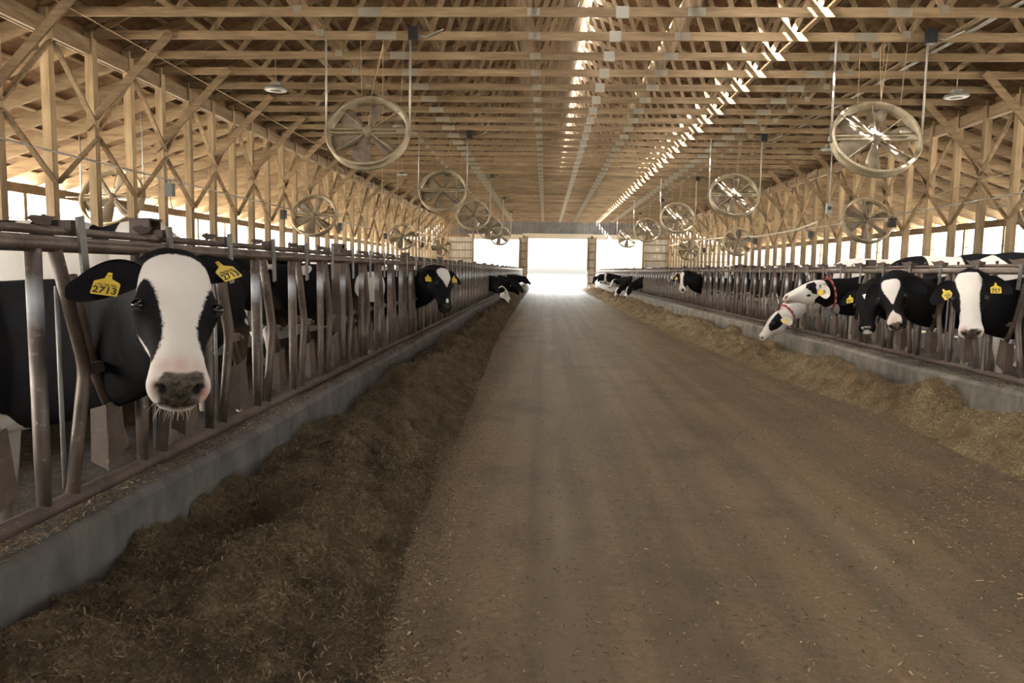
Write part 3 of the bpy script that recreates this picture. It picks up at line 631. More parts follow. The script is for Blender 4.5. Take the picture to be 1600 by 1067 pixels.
    mud = np.clip((.95-P[:, 2])*1.1+.35*np.sin(P[:, 0]*5)*np.sin(P[:, 2]*7+seed), 0, .75)*(P[:, 0] < .1); mud = np.where(nk, 0, mud)
    att = me2.attributes.new('mud', 'FLOAT', 'POINT'); att.data.foreach_set('value', mud.astype(np.float32))
    me2.materials.clear(); me2.materials.append(HIDE); body = link('hide', me2, root)
    # eyes
    hs = lambda a, b, c: MH @ Vector((a, b, c))
    big = vox < .012
    for sg in (-1, 1):
        e = MB(); c = hs(.205, sg*.1175, .005); rr = .0205*headk
        e.lathe([(rr*math.sin(PI*i/12)+1e-5, -rr*math.cos(PI*i/12)) for i in range(13)], c, 'z', 18); eo = e.build('eye', EYE, root, True)
        R3 = MH.to_3x3(); nv = (R3 @ Vector((.12, sg*.92, .34))).normalized()
        for pole, mx in ((Vector((-1, sg*.25, .12)), 62), (Vector((1, sg*.2, -.05)), 40)):                 # upper and lower lid
            pz = (R3 @ pole).normalized(); px_ = pz.cross(nv).normalized(); py_ = pz.cross(px_); vv = []; nl, nr = 8, 18
            for a in range(nl+1):
                th = math.radians(mx)*a/nl
                for b in range(nr): ph = 2*PI*b/nr; vv.append(c+(pz*math.cos(th)+(px_*math.cos(ph)+py_*math.sin(ph))*math.sin(th))*rr*(1.16-.05*a/nl))
            lid = MB().add(vv, [(a*nr+b, a*nr+(b+1) % nr, (a+1)*nr+(b+1) % nr, (a+1)*nr+b) for a in range(nl) for b in range(nr)])
            lid.build('eyelid', EYELID if mx > 55 else EYERIM, eo, True)
    # ears: cupped leaves
    for sg, (lift, back), ec in ((-1, ears[0], earcol[0]), (1, ears[1], earcol[1])):
        d = (Vector((.10+.0, sg*1.0, -.12)).normalized()); d = (d+Vector((-lift, 0, -back))).normalized()       # along the ear (head frame)
        fw = Vector((0, 0, 1)); fw = (fw-d*fw.dot(d)).normalized()
        if abs(back) > .5: fw = Vector((.3, sg*.9, .4)); fw = (fw-d*fw.dot(d)).normalized()
        ac = d.cross(fw).normalized(); o0 = Vector((.045, sg*.088, -.045)); nu, nv_ = 16, 12; vv = []
        for side_ in (0, 1):
            for i in range(nu+1):
                t = i/nu; hw_ = .018+.052*math.sin(PI*min(1, (t*.97)**.85))**.75*(1 if t < .99 else .2)
                for j in range(nv_+1):
                    a = -1+2*j/nv_; th = (.0045 if side_ else -.0045)*(1-a*a)**.5*(1-t*.5)
                    cup = (.030*a*a*math.sin(PI*min(1, t+.12)))-.5*.03*math.sin(PI*t); p = o0+d*(.232*t)+ac*(a*hw_*1.12)+fw*(cup+th-.01*t)+Vector((.045*t*t, 0, 0))
                    vv.append(MH @ p)
        n1 = (nu+1)*(nv_+1); ff = []
        for i in range(nu):
            for j in range(nv_):
                a = i*(nv_+1)+j; q = (a, a+1, a+nv_+2, a+nv_+1); ff.append(q); ff.append(tuple(x+n1 for x in q[::-1]))
        for i in range(nu):
            for j in (0, nv_): a = i*(nv_+1)+j; ff.append((a, a+nv_+1, a+nv_+1+n1, a+n1))
        e = MB().add(vv, ff); eo = e.build('ear', EARBLK if not ec else EARWHT, root, True); eo.data.materials.append(EARIN)
        tx = tags[0] if sg < 0 else tags[1]
        if tx is not None:
            tl = tag_tilt[0] if sg < 0 else tag_tilt[1]; R_ = MH.to_3x3()
            base = o0+d*.105+fw*.012; vd = Vector((1, 0, -.0)); dn = (vd-fw*vd.dot(fw)).normalized(); sd2 = fw.cross(dn).normalized()
            cs, sn = math.cos(tl), math.sin(tl); dn, sd2 = dn*cs+sd2*sn, sd2*cs-dn*sn
            O = MH @ base; X_ = (R_@sd2).normalized(); D_ = (R_@dn).normalized(); Fw = (R_@fw).normalized()
            if X_.cross(-D_).dot(Fw) < 0: X_ = -X_
            k = headk; q = MB(); q.prism([(-.006*k, .008*k), (.006*k, .008*k), (.011*k, -.018*k), (.035*k, -.031*k), (.039*k, -.036*k), (.039*k, -.082*k), (.036*k, -.086*k), (-.036*k, -.086*k), (-.039*k, -.082*k), (-.039*k, -.036*k), (-.035*k, -.031*k), (-.011*k, -.018*k)], O+Fw*.006, X_, -D_, .002)
            to = q.build('ear_tag', TAGY, root)
            q = MB(); q.lathe([(.006, 0), (.006, .004), (.001, .005)], (0, 0, 0), 'z', 10); bm = q.mesh('tag_button', TAGY); b_ = link('tag_button', bm, to)
            b_.matrix_local = Matrix(((X_.x, -D_.x, Fw.x, 0), (X_.y, -D_.y, Fw.y, 0), (X_.z, -D_.z, Fw.z, 0), (0, 0, 0, 1))); b_.location = O+Fw*.006
            rows = []
            if tx: rows.append((tx, (.026 if len(tx) > 3 else .030)*k, -.079*k))
            if tx and big:
                q = MB()
                for j in range(16):
                    for row, yy in ((0, .043), (1, .049)):
                        if (j*7+row*3) % 5: q.prism([(-.031+j*.004, 0), (-.0285+j*.004, 0), (-.0285+j*.004, .0038), (-.031+j*.004, .0038)], O+Fw*.0078+D_*(yy+.002), X_, -D_, .0008)
                q.build('tag_fine_print', INK, to)
            for (txt, size, yy) in rows:
                text_mesh('tag_digits', txt, size, INK, O+Fw*.0078-D_*yy, X_, -D_, to, .0005)
    if whisk:
        q = MB()
        for k in range(whisk):
            a = r_.uniform(-1, 1); p = hs(.47+r_.uniform(-.05, .035), a*.052, -.135+.02*abs(a)); L_ = r_.uniform(.02, .05); d = MH.to_3x3()@Vector((r_.uniform(.2, .7), a*.5+r_.uniform(-.2, .2), -.8)); d.normalize()
            q.tube([p, p+d*L_*.6, p+d*L_+Vector((0, 0, -.008))], [.0011, .0009, .0004], 3, caps=False)
        q.build('whiskers', HAIRW, root)
    if collar:
        txt, tpos, tilt = collar; i = int(tpos*21); c = NECK[i]; d = (NECK[i+1]-NECK[i-1]).normalized(); d = (d+Vector(tilt)).normalized()
        sd_ = sds[i]; sd_ = (sd_-d*sd_.dot(d)).normalized(); upv = sd_.cross(d)*-1; a_, b_ = hw[i]+.016, hh[i]+.03; q = MB(); n_ = 40; vv = []
        for k in range(n_):
            t = 2*PI*k/n_; o_ = sd_*math.cos(t)*a_+upv*math.sin(t)*b_; o2 = o_*(1+.005/o_.length)
            for w_ in (-.022, .022): vv.append(c+o_+d*w_); vv.append(c+o2+d*w_)
        ff = []
        for k in range(n_):
            A_, B_ = k*4, ((k+1) % n_)*4; ff += [(A_+1, A_+3, B_+3, B_+1), (A_, B_, B_+2, A_+2), (A_, A_+1, B_+1, B_), (A_+2, B_+2, B_+3, A_+3)]
        co_ = q.add(vv, ff).build('collar', REDC, root, True)
        sgn = collar_side(Mw, c, sd_); nrm = sd_*sgn; upw = upv if upv.z > 0 else -upv
        ch = list(txt); K = len(ch)
        for j, t in enumerate(ch):
            ang = (.72-1.35*j/(K-1))*.9; o_ = nrm*math.cos(ang)*a_+upw*math.sin(ang)*b_; nn = (nrm*math.cos(ang)/a_+upw*math.sin(ang)/b_).normalized()
            xd = d.normalized(); vert = nn.cross(xd).normalized()
            tangent = vert if vert.dot(upw) > 0 else -vert; xd = tangent.cross(nn).normalized()
            text_mesh('collar_digit', t, .044, WHITEINK, c+o_+nn*.0085-xd*.013-tangent*.016, xd, tangent, co_, .001)
        q = MB(); bx = c-upw*(b_+.03); q.beam(bx-d*.035, bx+d*.035, .06, .075, upw); q.build('transponder', TRANSP, co_)
    return root
def collar_side(Mw, c, sd_):
    w = Mw@c; sw = Mw.to_3x3()@sd_; return 1 if (Vector((0, 0, CAMZ))-w).dot(sw) > 0 else -1
def text_mesh(name, txt, size, mat, o, ex, ey, parent, ext):
    cu_ = bpy.data.curves.new('t', 'FONT'); cu_.body = txt; cu_.size = size*1.38; cu_.extrude = ext; cu_.offset = size*.025; cu_.resolution_u = 3
    cu_.align_x = 'CENTER' if len(txt) > 1 else 'LEFT'
    ob = bpy.data.objects.new('t', cu_); COL.objects.link(ob); dg = bpy.context.evaluated_depsgraph_get(); me = bpy.data.meshes.new_from_object(ob.evaluated_get(dg))
    bpy.data.objects.remove(ob); ex = Vector(ex).normalized(); ey = Vector(ey).normalized(); ez = ex.cross(ey)
    me.transform(Matrix(((ex.x, ey.x, ez.x, o.x), (ex.y, ey.y, ez.y, o.y), (ex.z, ey.z, ez.z, o.z), (0, 0, 0, 1)))); me.materials.clear(); me.materials.append(mat); return link(name, me, parent)

def HP(pts): return [((x-277)/481, (y-401)/468) for x, y in pts]
HERO = dict(base=-1, polys=[
  ('muzzle', 1, .405), ('side', 1, [(.24, -.105), (.30, -.09), (.40, -.04), (.44, -.12), (.36, -.135), (.30, -.13)]),
  ('front', 1, HP([(218, 403), (225, 409), (245, 403), (275, 400), (300, 403), (322, 413), (333, 430), (342, 462), (336, 466), (329, 452), (322, 466), (314, 490), (306, 515), (301, 535), (302, 552), (308, 570), (320, 584), (350, 600), (355, 700), (205, 700), (210, 606), (236, 590), (246, 575), (253, 555), (254, 535), (250, 510), (244, 480), (236, 455), (229, 445), (221, 453), (213, 470), (200, 470), (205, 415)])),
  ('front', 1, HP([(210, 512), (220, 530), (228, 560), (238, 592), (238, 606), (226, 600), (216, 565), (205, 530)])),
 ], nose=[(-.062, .468), (-.045, .446), (-.01, .452), (.02, .45), (.045, .441), (.068, .442), (.07, .47), (.062, .50), (.055, .56), (-.055, .56), (-.06, .50)],
 pink=[(.428, 0, .035, .55), (.425, -.045, .03, .45), (.425, .05, .03, .4), (.497, .066, .022, 1.0), (.485, -.066, .022, .6)], pinkover=.55)
def blaze(*rows):      # rows: s, half width (or left, right)
    L_ = [(-(r[1]), r[0]) for r in rows]; R_ = [((r[2] if len(r) > 2 else r[1]), r[0]) for r in rows]; return L_+R_[::-1]
CZ = .22
def cow_at(side, Y, poll, nose, label, marks, back=.0, rzo=0, cz=CZ, **kw):
    """side -1: standing behind the fence at XL, facing +x; +1: behind XR, facing -x"""
    k = round((Y-.505-YH)/SH); Yg = YH+k*SH+.505; gz = kw.pop('gz', 1.16)
    if side < 0 and cz == CZ: cz = .02
    X = (XL-.62-back) if side < 0 else (XR+.62+back)
    return make_cow((X, Yg, cz), (0 if side < 0 else PI)+rzo, poll, nose, label, marks, gate=(XL if side < 0 else XR, Yg, gz), **kw)
# the cow in front on the fence at XL
PH = at_y(275, 408, 2.46)
cow_at(-1, 3.10, PH, (.32, -.60, -.79), 'black and white cow looking out of the headlock, yellow ear tags reading 2713', HERO, vox=.0075, tags=('2713', '2713'), tag_tilt=(-.2, .6), ears=((.06, .02), (1.7, .15)), whisk=70, seed=3, bodyw=-.55, cz=.0, scale=.95, neckh=1.02, gz=1.12,
       whites=[((-.25, .1, .62), (.75, .5, .32)), ((-.62, .0, 1.38), (.28, .6, .30))], rzo=-.10, up_hint=(.10, .0, 1), headk=1.0)
# ---- second cow further along the same fence, black with a white triangle on the brow
TRI = dict(base=-1, polys=[('front', 1, blaze((.0, .045), (.02, .085), (.06, .095), (.12, .082), (.18, .045), (.25, .004))), ('front', 1, [(-.018, .405), (.01, .385), (.022, .42), (.015, .445), (-.02, .44)])])
cow_at(-1, 10.55, at_y(691, 421, 9.9), (.20, -.42, -.88), 'black cow with a white triangle on its brow looking out of the headlock', TRI, tags=('', ''), ears=((-.25, .1), (.15, .0)), seed=11, bodyw=-.6, vox=.015, up_hint=(.2, 0, 1), headk=1.12)
WB = lambda w0, w1, mz, s0=.0: dict(base=-1, polys=[('muzzle', 1, mz), ('front', 1, blaze((s0, w0*.8), (s0+.03, w0), (.10, w0), (.17, w1), (.30, w1), (.40, .10), (.56, .12)))])
# ---- cows behind the fence at XR
M1 = dict(base=-1, polys=[('muzzle', 1, .40), ('front', 1, blaze((-.03, .07), (.02, .10), (.10, .088), (.17, .070), (.30, .068), (.36, .08), (.42, .12), (.56, .12)))], nose=[(-.05, .462), (-.02, .475), (.0, .46), (.05, .46), (.052, .50), (.04, .56), (-.05, .56)], pink=[(.47, -.05, .03, .7), (.49, .06, .02, .6)], pinkover=.5)
cow_at(1, 7.35, at_y(1513, 432, 6.55), (-.08, -.36, -.93), 'cow with a full white face looking out beside the thick brown post', M1, tags=('20', '757'), tag_tilt=(.5, 0), ears=((-.3, .35), (-.05, .05)), seed=21, bodyw=-.75, vox=.0115, scale=1.03, up_hint=(-.1, 0, 1), headk=1.02, whites=[((-.3, 0, .55), (1.2, .5, .28))])
M2 = dict(base=-1, polys=[('front', 1, blaze((.025, .055), (.045, .082), (.10, .085), (.16, .065), (.22, .035), (.285, .006))), ('front', 1, [(-.02, .36), (-.005, .345), (.012, .37), (.05, .40), (.06, .44), (.04, .56), (-.07, .56), (-.075, .44), (-.045, .39)])], nose=[(-.05, .47), (.05, .46), (.052, .50), (.04, .56), (-.05, .56)], pink=[(.44, -.02, .05, .5)], pinkover=.5)
cow_at(1, 8.55, at_y(1391, 435, 7.55), (-.02, -.40, -.91), 'black cow with a white heart on its brow and pale muzzle', M2, tags=(None, None), ears=((-.5, .3), (-.2, .3)), seed=22, bodyw=-.8, vox=.0115, scale=1.03, up_hint=(-.25, 0, 1))
M3 = dict(base=-1, polys=[('front', 1, [(-.03, .10), (.03, .095), (.015, .13), (.0, .165), (-.015, .13)]), ('front', 1, [(-.05, .465), (.05, .465), (.05, .56), (-.05, .56)])], nose=[(-.03, .47), (.045, .47), (.045, .50), (-.03, .50)])
cow_at(1, 9.25, at_y(1354, 449, 8.5), (-.12, -.36, -.92), 'black cow with a tiny white star, half behind the heart-browed cow', M3, tags=('261', '27'), ears=((-.05, .05), (-.1, .2)), seed=23, bodyw=-.35, vox=.0115, scale=1.03, up_hint=(-.2, 0, 1), whites=[((-1.35, 0, 1.45), (.5, .5, .35))], blacks=[((-.45, 0, 1.4), (.42, .5, .35))])
M4 = dict(base=1, neck=-1, polys=[('side', -1, [(.095, .055), (.12, .04), (.15, .05), (.20, .03), (.21, -.03), (.185, -.05), (.17, -.10), (.12, -.13), (.09, -.11), (.10, -.04), (.075, -.01), (.08, .05)]), ('side', -1, [(.20, -.095), (.245, -.09), (.245, -.12), (.20, -.125)]), ('side', -1, [(.0, -.03), (.04, -.02), (.05, -.06), (.01, -.08)])],
          nose=[(9, 9), (9.1, 9), (9, 9.1)], pink=[(.50, .05, .03, .9), (.50, -.05, .03, .9), (.52, 0, .04, .6)], neckwhite=[((1.0, 0, .76), (.16, .3, .17))])
P4 = at_y(1279, 441, 10.3)
cow_at(1, 10.35, P4, (-.93, -.03, -.36), 'white-faced cow in profile, black eye patch, red collar numbered 2480', M4, tags=('', ''), ears=((.4, .75), (.4, .75)), earcol=(0, 1), seed=24, bodyw=.0, vox=.0115, scale=1.03, up_hint=(-.2, 0, 1), collar=('2480', .87, (0, 0, -.3)), blacks=[((.1, 0, 1.2), (.5, .4, .5))])
M5 = dict(base=1, neck=1, polys=[('side', -1, [(.0, .06), (.10, .07), (.18, .06), (.26, .03), (.33, -.02), (.32, -.07), (.24, -.11), (.13, -.13), (.06, -.09), (.03, -.01)])], nose=[(9, 9), (9.1, 9), (9, 9.1)], pink=[(.51, 0, .04, .6)], neckblack=[((.86, 0, .84), (.075, .3, .06)), ((.98, 0, .98), (.10, .3, .04))])
cow_at(1, 12.55, at_y(1216, 489, 12.3), (-.62, -.12, -.78), 'white cow eating at the heap in a red collar, black cheek patch', M5, tags=('', ''), ears=((.2, .5), (.2, .5)), earcol=(1, 1), seed=25, bodyw=.6, vox=.0115, scale=1.03, neckh=.78, gz=1.0, collar=('5724', .86, (0, 0, 0)))
M6 = dict(base=-1, polys=[('muzzle', 1, .43), ('front', 1, blaze((.0, .03), (.05, .06), (.15, .035, .045), (.25, .03, .04), (.36, .05), (.42, .09), (.56, .12))), ('side', 1, [(.3, -.2), (.45, -.1), (.45, -.2)])], nose=[(0, .45), (.06, .45), (.06, .52), (0, .52)])
cow_at(1, 20.9, at_y(1067, 426, 19.9), (-.14, -.44, -.89), 'cow with a narrow white blaze looking out alone midway along the fence', M6, tags=('', None), ears=((-.1, .0), (.3, .5)), seed=26, bodyw=-.6, up_hint=(-.2, 0, 1), headk=1.05)
# far eaters, both sides
BLK = dict(base=-1, polys=[]); BL2 = WB(.06, .05, .40)
WHF = dict(base=1, neck=-1, polys=[('side', -1, [(-.02, .08), (.14, .08), (.16, -.05), (.10, -.2), (-.02, -.2)])])
far = [(-1, 24.0, at_y(786, 449, 24.0), (.55, -.2, -.80), 'cow with a white face eating at the heap, first beyond the triangle-browed cow', WHF, -.5),
 (-1, 25.3, at_y(797, 441, 25.5), (.72, -.25, -.65), 'black cow with its neck stretched out, second in the far eating group', dict(base=-1, polys=[('side', 1, [(.10, -.02), (.14, -.02), (.14, -.08), (.1, -.08)])]), -.7),
 (-1, 29.0, at_y(806, 440, 29), (.7, -.2, -.68), 'black cow with a white throat, third in the far eating group', dict(base=-1, polys=[], neckwhite=[((.5, 0, .85), (.25, .3, .15))]), .3),
 (-1, 36.0, at_y(819, 432, 36.2), (.72, -.3, -.62), 'black cow with its head held level, last of the far eating group', BLK, -.6),
 (1, 33.0, at_y(982, 448, 33.0), (-.35, -.3, -.88), 'black cow with head down at the heap, first of the far feeding row', WB(.02, .02, .6), -.8),
 (1, 37.0, at_y(966, 449, 37.0), (-.45, -.15, -.88), 'pale-faced cow with head down, second of the far feeding row', WB(.09, .08, .3), .0),
 (1, 38.2, at_y(960, 437, 38.4), (-.6, -.2, -.77), 'black and white cow with lowered head, third of the far feeding row', WHF, -.3),
 (1, 42.5, at_y(947, 428, 42.0), (-.15, -.4, -.90), 'cow with a white blaze looking out, fourth of the far feeding row', BL2, -.4),
 (1, 49.0, at_y(938, 429, 49.0), (-.4, -.3, -.85), 'dark cow, fifth of the far feeding row', BLK, -.5),
 (1, 55.0, at_y(930, 432, 54.0), (-.4, -.3, -.85), 'small dark cow beside the white gate, last of the far feeding row', BLK, -.5)]
for i, (sd_, y, pl, ns, lb, mk, bw) in enumerate(far):
    cow_at(sd_, y, pl, ns, lb, mk, vox=.024, seed=40+i, bodyw=bw, neckh=.9, gz=1.02, tags=((None, '') if i in (0, 1) else (None, None)))
# cows standing in the stalls behind the fences
PL = dict(base=-1, polys=[]); PW = dict(base=1, neck=1, polys=[])
def stander(x, y, rz, label, seed, bw, mk=PL, cz=CZ, **kw):
    R_ = Matrix.Rotation(rz, 4, 'Z'); pl = Vector((x, y, cz))+R_@Vector((.62, .03, 1.36*kw.get('scale', 1)+(.1 if 'scale' in kw else 0))); ns = R_.to_3x3()@Vector((.75, .1, -.65))
    return make_cow((x, y, cz), rz, pl, ns, label, mk, vox=.022, seed=seed, bodyw=bw, group='cows standing in the stalls', **kw)
stander(-4.5, 7.25, -.05, 'white cow with black patches standing behind cow 2713', 61, .75, dict(base=1, neck=1, polys=[], neckblack=[((.12, 0, 1.62), (.15, .4, .22)), ((.62, 0, 1.6), (.12, .4, .22))]), .25, scale=1.10, blacks=[((-.42, 0, 1.62), (.20, .5, .22)), ((-1.0, 0, 1.62), (.22, .5, .25)), ((.35, 0, 1.3), (.15, .3, .12))])
stander(-5.6, 10.2, 2.1, 'black cow with brown muddy sides deep in the stalls past cow 2713', 62, -.7, cz=.25)
stander(-3.15, 7.1, 1.62, 'black cow standing side on close behind the fence past cow 2713', 63, -.8, cz=.02)
stander(-5.2, 13.2, 1.4, 'dark cow standing in the stalls near the triangle-browed cow', 64, -.4, cz=.25)
stander(-3.2, 15.5, .2, 'black cow standing behind the fence past the triangle-browed cow', 65, -.6, cz=.02)
stander(-5.2, 20.5, -.3, 'black cow deep in the stalls before the far eating group', 66, -.3, cz=.25)
stander(7.0, 15.2, 2.3, 'white cow with black patches standing behind the white eating cow', 71, .55, PW)
stander(5.9, 17.6, 1.2, 'white and black cow standing side on behind the fence', 72, .35, PW)
stander(6.8, 23.3, 2.7, 'black cow standing behind the cow with a narrow blaze', 73, -.3)
stander(6.1, 26.2, 3.3, 'white-backed cow standing in the sun stripe', 74, .5, PW)
stander(8.2, 11.8, 2.8, 'black cow with its rump by the outer stalls', 75, -.2)
stander(6.4, 30, 3.0, 'black cow standing before the far feeding row', 76, -.6)
stander(6.6, 35.2, 2.2, 'pale cow standing near the first far feeding cow', 77, .7, PW)

# ------------------------------------------------------------------ fans
def make_fan(R=.70, deep=.20, hang=None, tilt=28, basket=False):
    """a round barn fan; local -y is the blowing side, which faces the camera end"""
    t = thing('barn_fan'); T = math.radians(tilt); ro = Matrix.Rotation(-T, 3, 'X')
    def tr(mb): mb.v = [tuple(ro @ Vector(p)) for p in mb.v]; return mb
    q = MB(); q.lathe([(R-.02, -deep/2), (R+.018, -deep/2-.012), (R+.03, -deep/2+.02), (R+.004, -deep/2+.035), (R-.02, deep/2-.02), (R+.01, deep/2), (R-.028, deep/2-.01), (R-.034, 0), (R-.03, -deep/2+.02), (R-.02, -deep/2)], (0, 0, 0), 'y', 56)
    tr(q).build('fan_ring', FANM, t, True)
    q = MB(); q.beam((-R, -.05, .035), (R, -.05, .035), .03, .035); q.beam((-R, -.05, -.035), (R, -.05, -.035), .03, .035); tr(q).build('cross_bar', FANM, t)
    for a in (40, 140, 220, 320, 90):
        q = MB(); c, s_ = math.cos(math.radians(a)), math.sin(math.radians(a)); q.tube([(.06*c, -.06, .06*s_), (R*c, -.07, R*s_)], .0095, 6); tr(q).build('spoke', FANM, t, True)
    q = MB(); q.lathe([(.001, -.13), (.045, -.13), (.075, -.10), (.085, -.02), (.085, .08), (.05, .10), (.001, .10)], (0, 0, 0), 'y', 16); tr(q).build('hub', BLADE, t, True)
    for k in range(6):
        a0 = 2*PI*k/6+.35; q = MB(); vs = []
        for i in range(6):
            r_ = .08+(R-.14)*i/5; w = (.05+.13*(i/5)**.7) if i < 5 else .12
            for j in range(4):
                u = (j/3-.5)*w*2; tw = (.62-.25*i/5); vs.append((r_*math.cos(a0)-u*math.sin(a0)*math.cos(tw), .02+u*math.sin(tw)-.02*(1-(j/1.5-1)**2), r_*math.sin(a0)+u*math.cos(a0)*math.cos(tw)))
        n = len(vs); vs += [(x, y+.006, z) for x, y, z in vs]; fs = []
        for i in range(5):
            for j in range(3):
                b = i*4+j; fs += [(b, b+1, b+5, b+4), (b+n, b+4+n, b+5+n, b+1+n)]
        for i in range(5): fs += [(i*4, i*4+4, i*4+4+n, i*4+n), (i*4+3, i*4+3+n, i*4+7+n, i*4+7)]
        fs += [(20, 21, 21+n, 20+n), (21, 22, 22+n, 21+n), (22, 23, 23+n, 22+n)]
        tr(q.add(vs, fs)).build('fan_blade', BLADE, t, True)
    q = MB(); q.lathe([(.001, -.12), (.075, -.12), (.085, -.09), (.085, .10), (.06, .13), (.001, .13)], (R-.17, .06, .13), 'x', 14); q.box(R-.20, R+.0, -.06, .02, -.02, .04); mo = tr(q).build('motor', FANM, t, True)
    q = MB(); q.tube([(R-.14, -.03, .10), (.03, -.10, .05)], .006, 4); q.tube([(R-.14, -.03, .03), (.03, -.10, -.05)], .006, 4); tr(q).build('drive_belt', WIREM, t)
    if basket:
        for r_ in (.15, .3, .45, .58):
            q = MB(); q.tube([(r_*math.cos(2*PI*i/28), -.13, r_*math.sin(2*PI*i/28)) for i in range(28)], .004, 4, closed=True); tr(q).build('guard_ring', WIREM, t)
        for k in range(24):
            a = 2*PI*k/24; q = MB(); q.tube([(.1*math.cos(a), -.13, .1*math.sin(a)), (R*math.cos(a), -.10, R*math.sin(a))], .003, 4); tr(q).build('guard_wire', WIREM, t)
    if hang:
        for x in (-R-.03, R+.03):
            q = MB(); q.tube([(x, -.02, -.06), (x, -.02, hang)], .019, 8); q.build('hanger_pipe', CONDUIT, t, True)
            q = MB(); q.box(x-.035, x+.035, -.05, .02, -.03, .05); q.build('hanger_clamp', GREYST, t)
        q = MB(); q.box(R+.0, R+.16, -.06, .06, hang-.10, hang+.13); q.build('switch_box', BLACKP, t)
        q = MB(); q.tube([(R+.14, 0, hang), (R+.3, 0, hang-.04), (R+.42, 0, hang+.02), (R+.6, .0, hang+.10)], .014, 6); q.build('flexible_conduit', CONDUIT, t, True)
        for x0, x1 in ((-.22, -.18), (.18, .16), (.55, .42)):
            q = MB(); q.tube([(x0, .35, hang+.02), (x1, .35, -R-.5 if x0 > 0 else -.9)], .0045, 4); q.build('pull_cord', CORD, t)
        q = MB(); q.tube([(.05, .0, R*.9), (.22, .25, hang)], .005, 4); q.tube([(.05, .0, R*.9), (.16, .5, hang)], .005, 4); q.build('tilt_chain', CORD, t)
    else:
        q = MB(); q.tube([(R, -.02, .0), (R+.25, -.02, 0), (R+.40, .0, 0)], .016, 6); q.build('mount_pipe', CONDUIT, t, True); q = MB(); q.tube([(-R, -.02, .0), (-R-.25, -.02, 0), (-R-.40, .0, 0)], .016, 6); q.build('mount_pipe', CONDUIT, t, True)
        q = MB(); pts = [(-R*.55+R*1.1*i/10, -.03, -R*.82-.14*math.sin(PI*i/10)) for i in range(11)]; q.tube(pts, .008, 6); q.build('tilt_loop', CONDUIT, t, True)
    return t
ordn = ['nearest', 'second', 'third', 'fourth', 'fifth', 'sixth']
zf = 2.33+CAMZ; F0 = None
for sd_, X in ((-1, -3.12), (1, 5.52)):
    for i in range(5):
        y = Y0+YS*(1+8*i)-.04; f = make_fan(hang=CH-zf) if F0 is None else copy_tree(F0)
        if F0 is None: F0 = f
        f.location = (X, y, zf+(.0 if sd_ < 0 else -.03)); f.rotation_euler.z = 0 if sd_ < 0 else -.06
        where = 'over the dark heap' if sd_ < 0 else 'beside the sun stripe'
        tag(f, 'round fan on two pipes %s, %s of its row' % (where, ordn[i]), 'fan', 'hanging fans below the trusses')
F1 = None
for X, y, z, lb in ((-7.35, 23.3, 1.62, 'round fan on the posts beyond cow 2713, first of its row'), (-7.2, 37, 1.60, 'round fan on the posts beyond cow 2713, second of its row'), (-7.1, 50, 1.55, 'round fan on the posts beyond cow 2713, third of its row'),
                    (9.35, 22.2, 1.62, 'round fan on the posts above the backs of the collared cows'), (9.3, 36.4, 1.55, 'round fan on the posts, next beyond the one above the collared cows'), (9.15, 48, 1.5, 'small round fan on the posts near the ribbed end wall'),
                    (-9.9, 16.62, 1.50, 'round fan hung deep among the stalls behind the timber posts')):
    f = make_fan(tilt=24) if F1 is None else copy_tree(F1)
    if F1 is None: F1 = f
    if X < -9: 
        for x in (-.73, .73):
            q = MB(); q.tube([(x, 0, -.05), (x, 0, shedz(X+x)-z-CAMZ+.1)], .017, 6); q.build('hanger_pipe', CONDUIT, f, True)
    f.location = (X, y, z+CAMZ); tag(f, lb, 'fan', 'fans on the post rows')
f = make_fan(tilt=15, basket=True)
for x in (-.73, .73):
    q = MB(); q.tube([(x, 0, -.05), (x, 0, shedz(10.85+x)-1.55-CAMZ+.1)], .017, 6); q.build('hanger_pipe', CONDUIT, f, True)
if 1: f.location = (10.85, 16.62, 1.55+CAMZ); tag(f, 'dark dusty fan with a wire guard behind the posts', 'fan', 'fans on the post rows')
# ------------------------------------------------------------------ lamps
L0 = None
for x, y, z, lb in ((-5.2, 14.2, 3.36, 'flat round lamp above the timber posts, nearest the camera end'), (-5.2, 26.6, 3.36, 'flat round lamp over the second fan beside the dark heap'), (7.56, 14.4, 3.36, 'flat round lamp above the knee braces near the sun stripe'), (7.56, 20.6, 3.40, 'flat round lamp behind the large sunlit fan'), (7.56, 33, 3.4, 'flat round lamp above the fan row far beyond the sunlit fan')):
    if L0 is None:
        L0 = thing('barn_lamp'); q = MB(); q.lathe([(.001, .06), (.07, .06), (.09, .03), (.20, .015), (.215, -.02), (.20, -.03), (.19, -.02)], n=28); q.build('lamp_body', GREYST, L0, True)
        q = MB(); q.lathe([(.195, -.028), (.11, -.034), (.11, -.034)], n=28); q.build('lamp_ring', LAMPM, L0, True)
        q = MB(); q.lathe([(.11, -.032), (.06, -.045), (.001, -.045)], n=20); q.build('lamp_centre', GREYST, L0, True)
        q = MB(); q.box(-.08, .08, -.05, .05, .06, .12); q.build('driver_box', GREYST, L0); q = MB(); q.tube([(0, 0, .12), (0, 0, .56)], .007, 5); q.build('lamp_cord', CORD, L0); l = L0
    else: l = copy_tree(L0)
    l.location = (x, y, z+CAMZ); tag(l, lb, 'lamp', 'round lamps below the trusses')
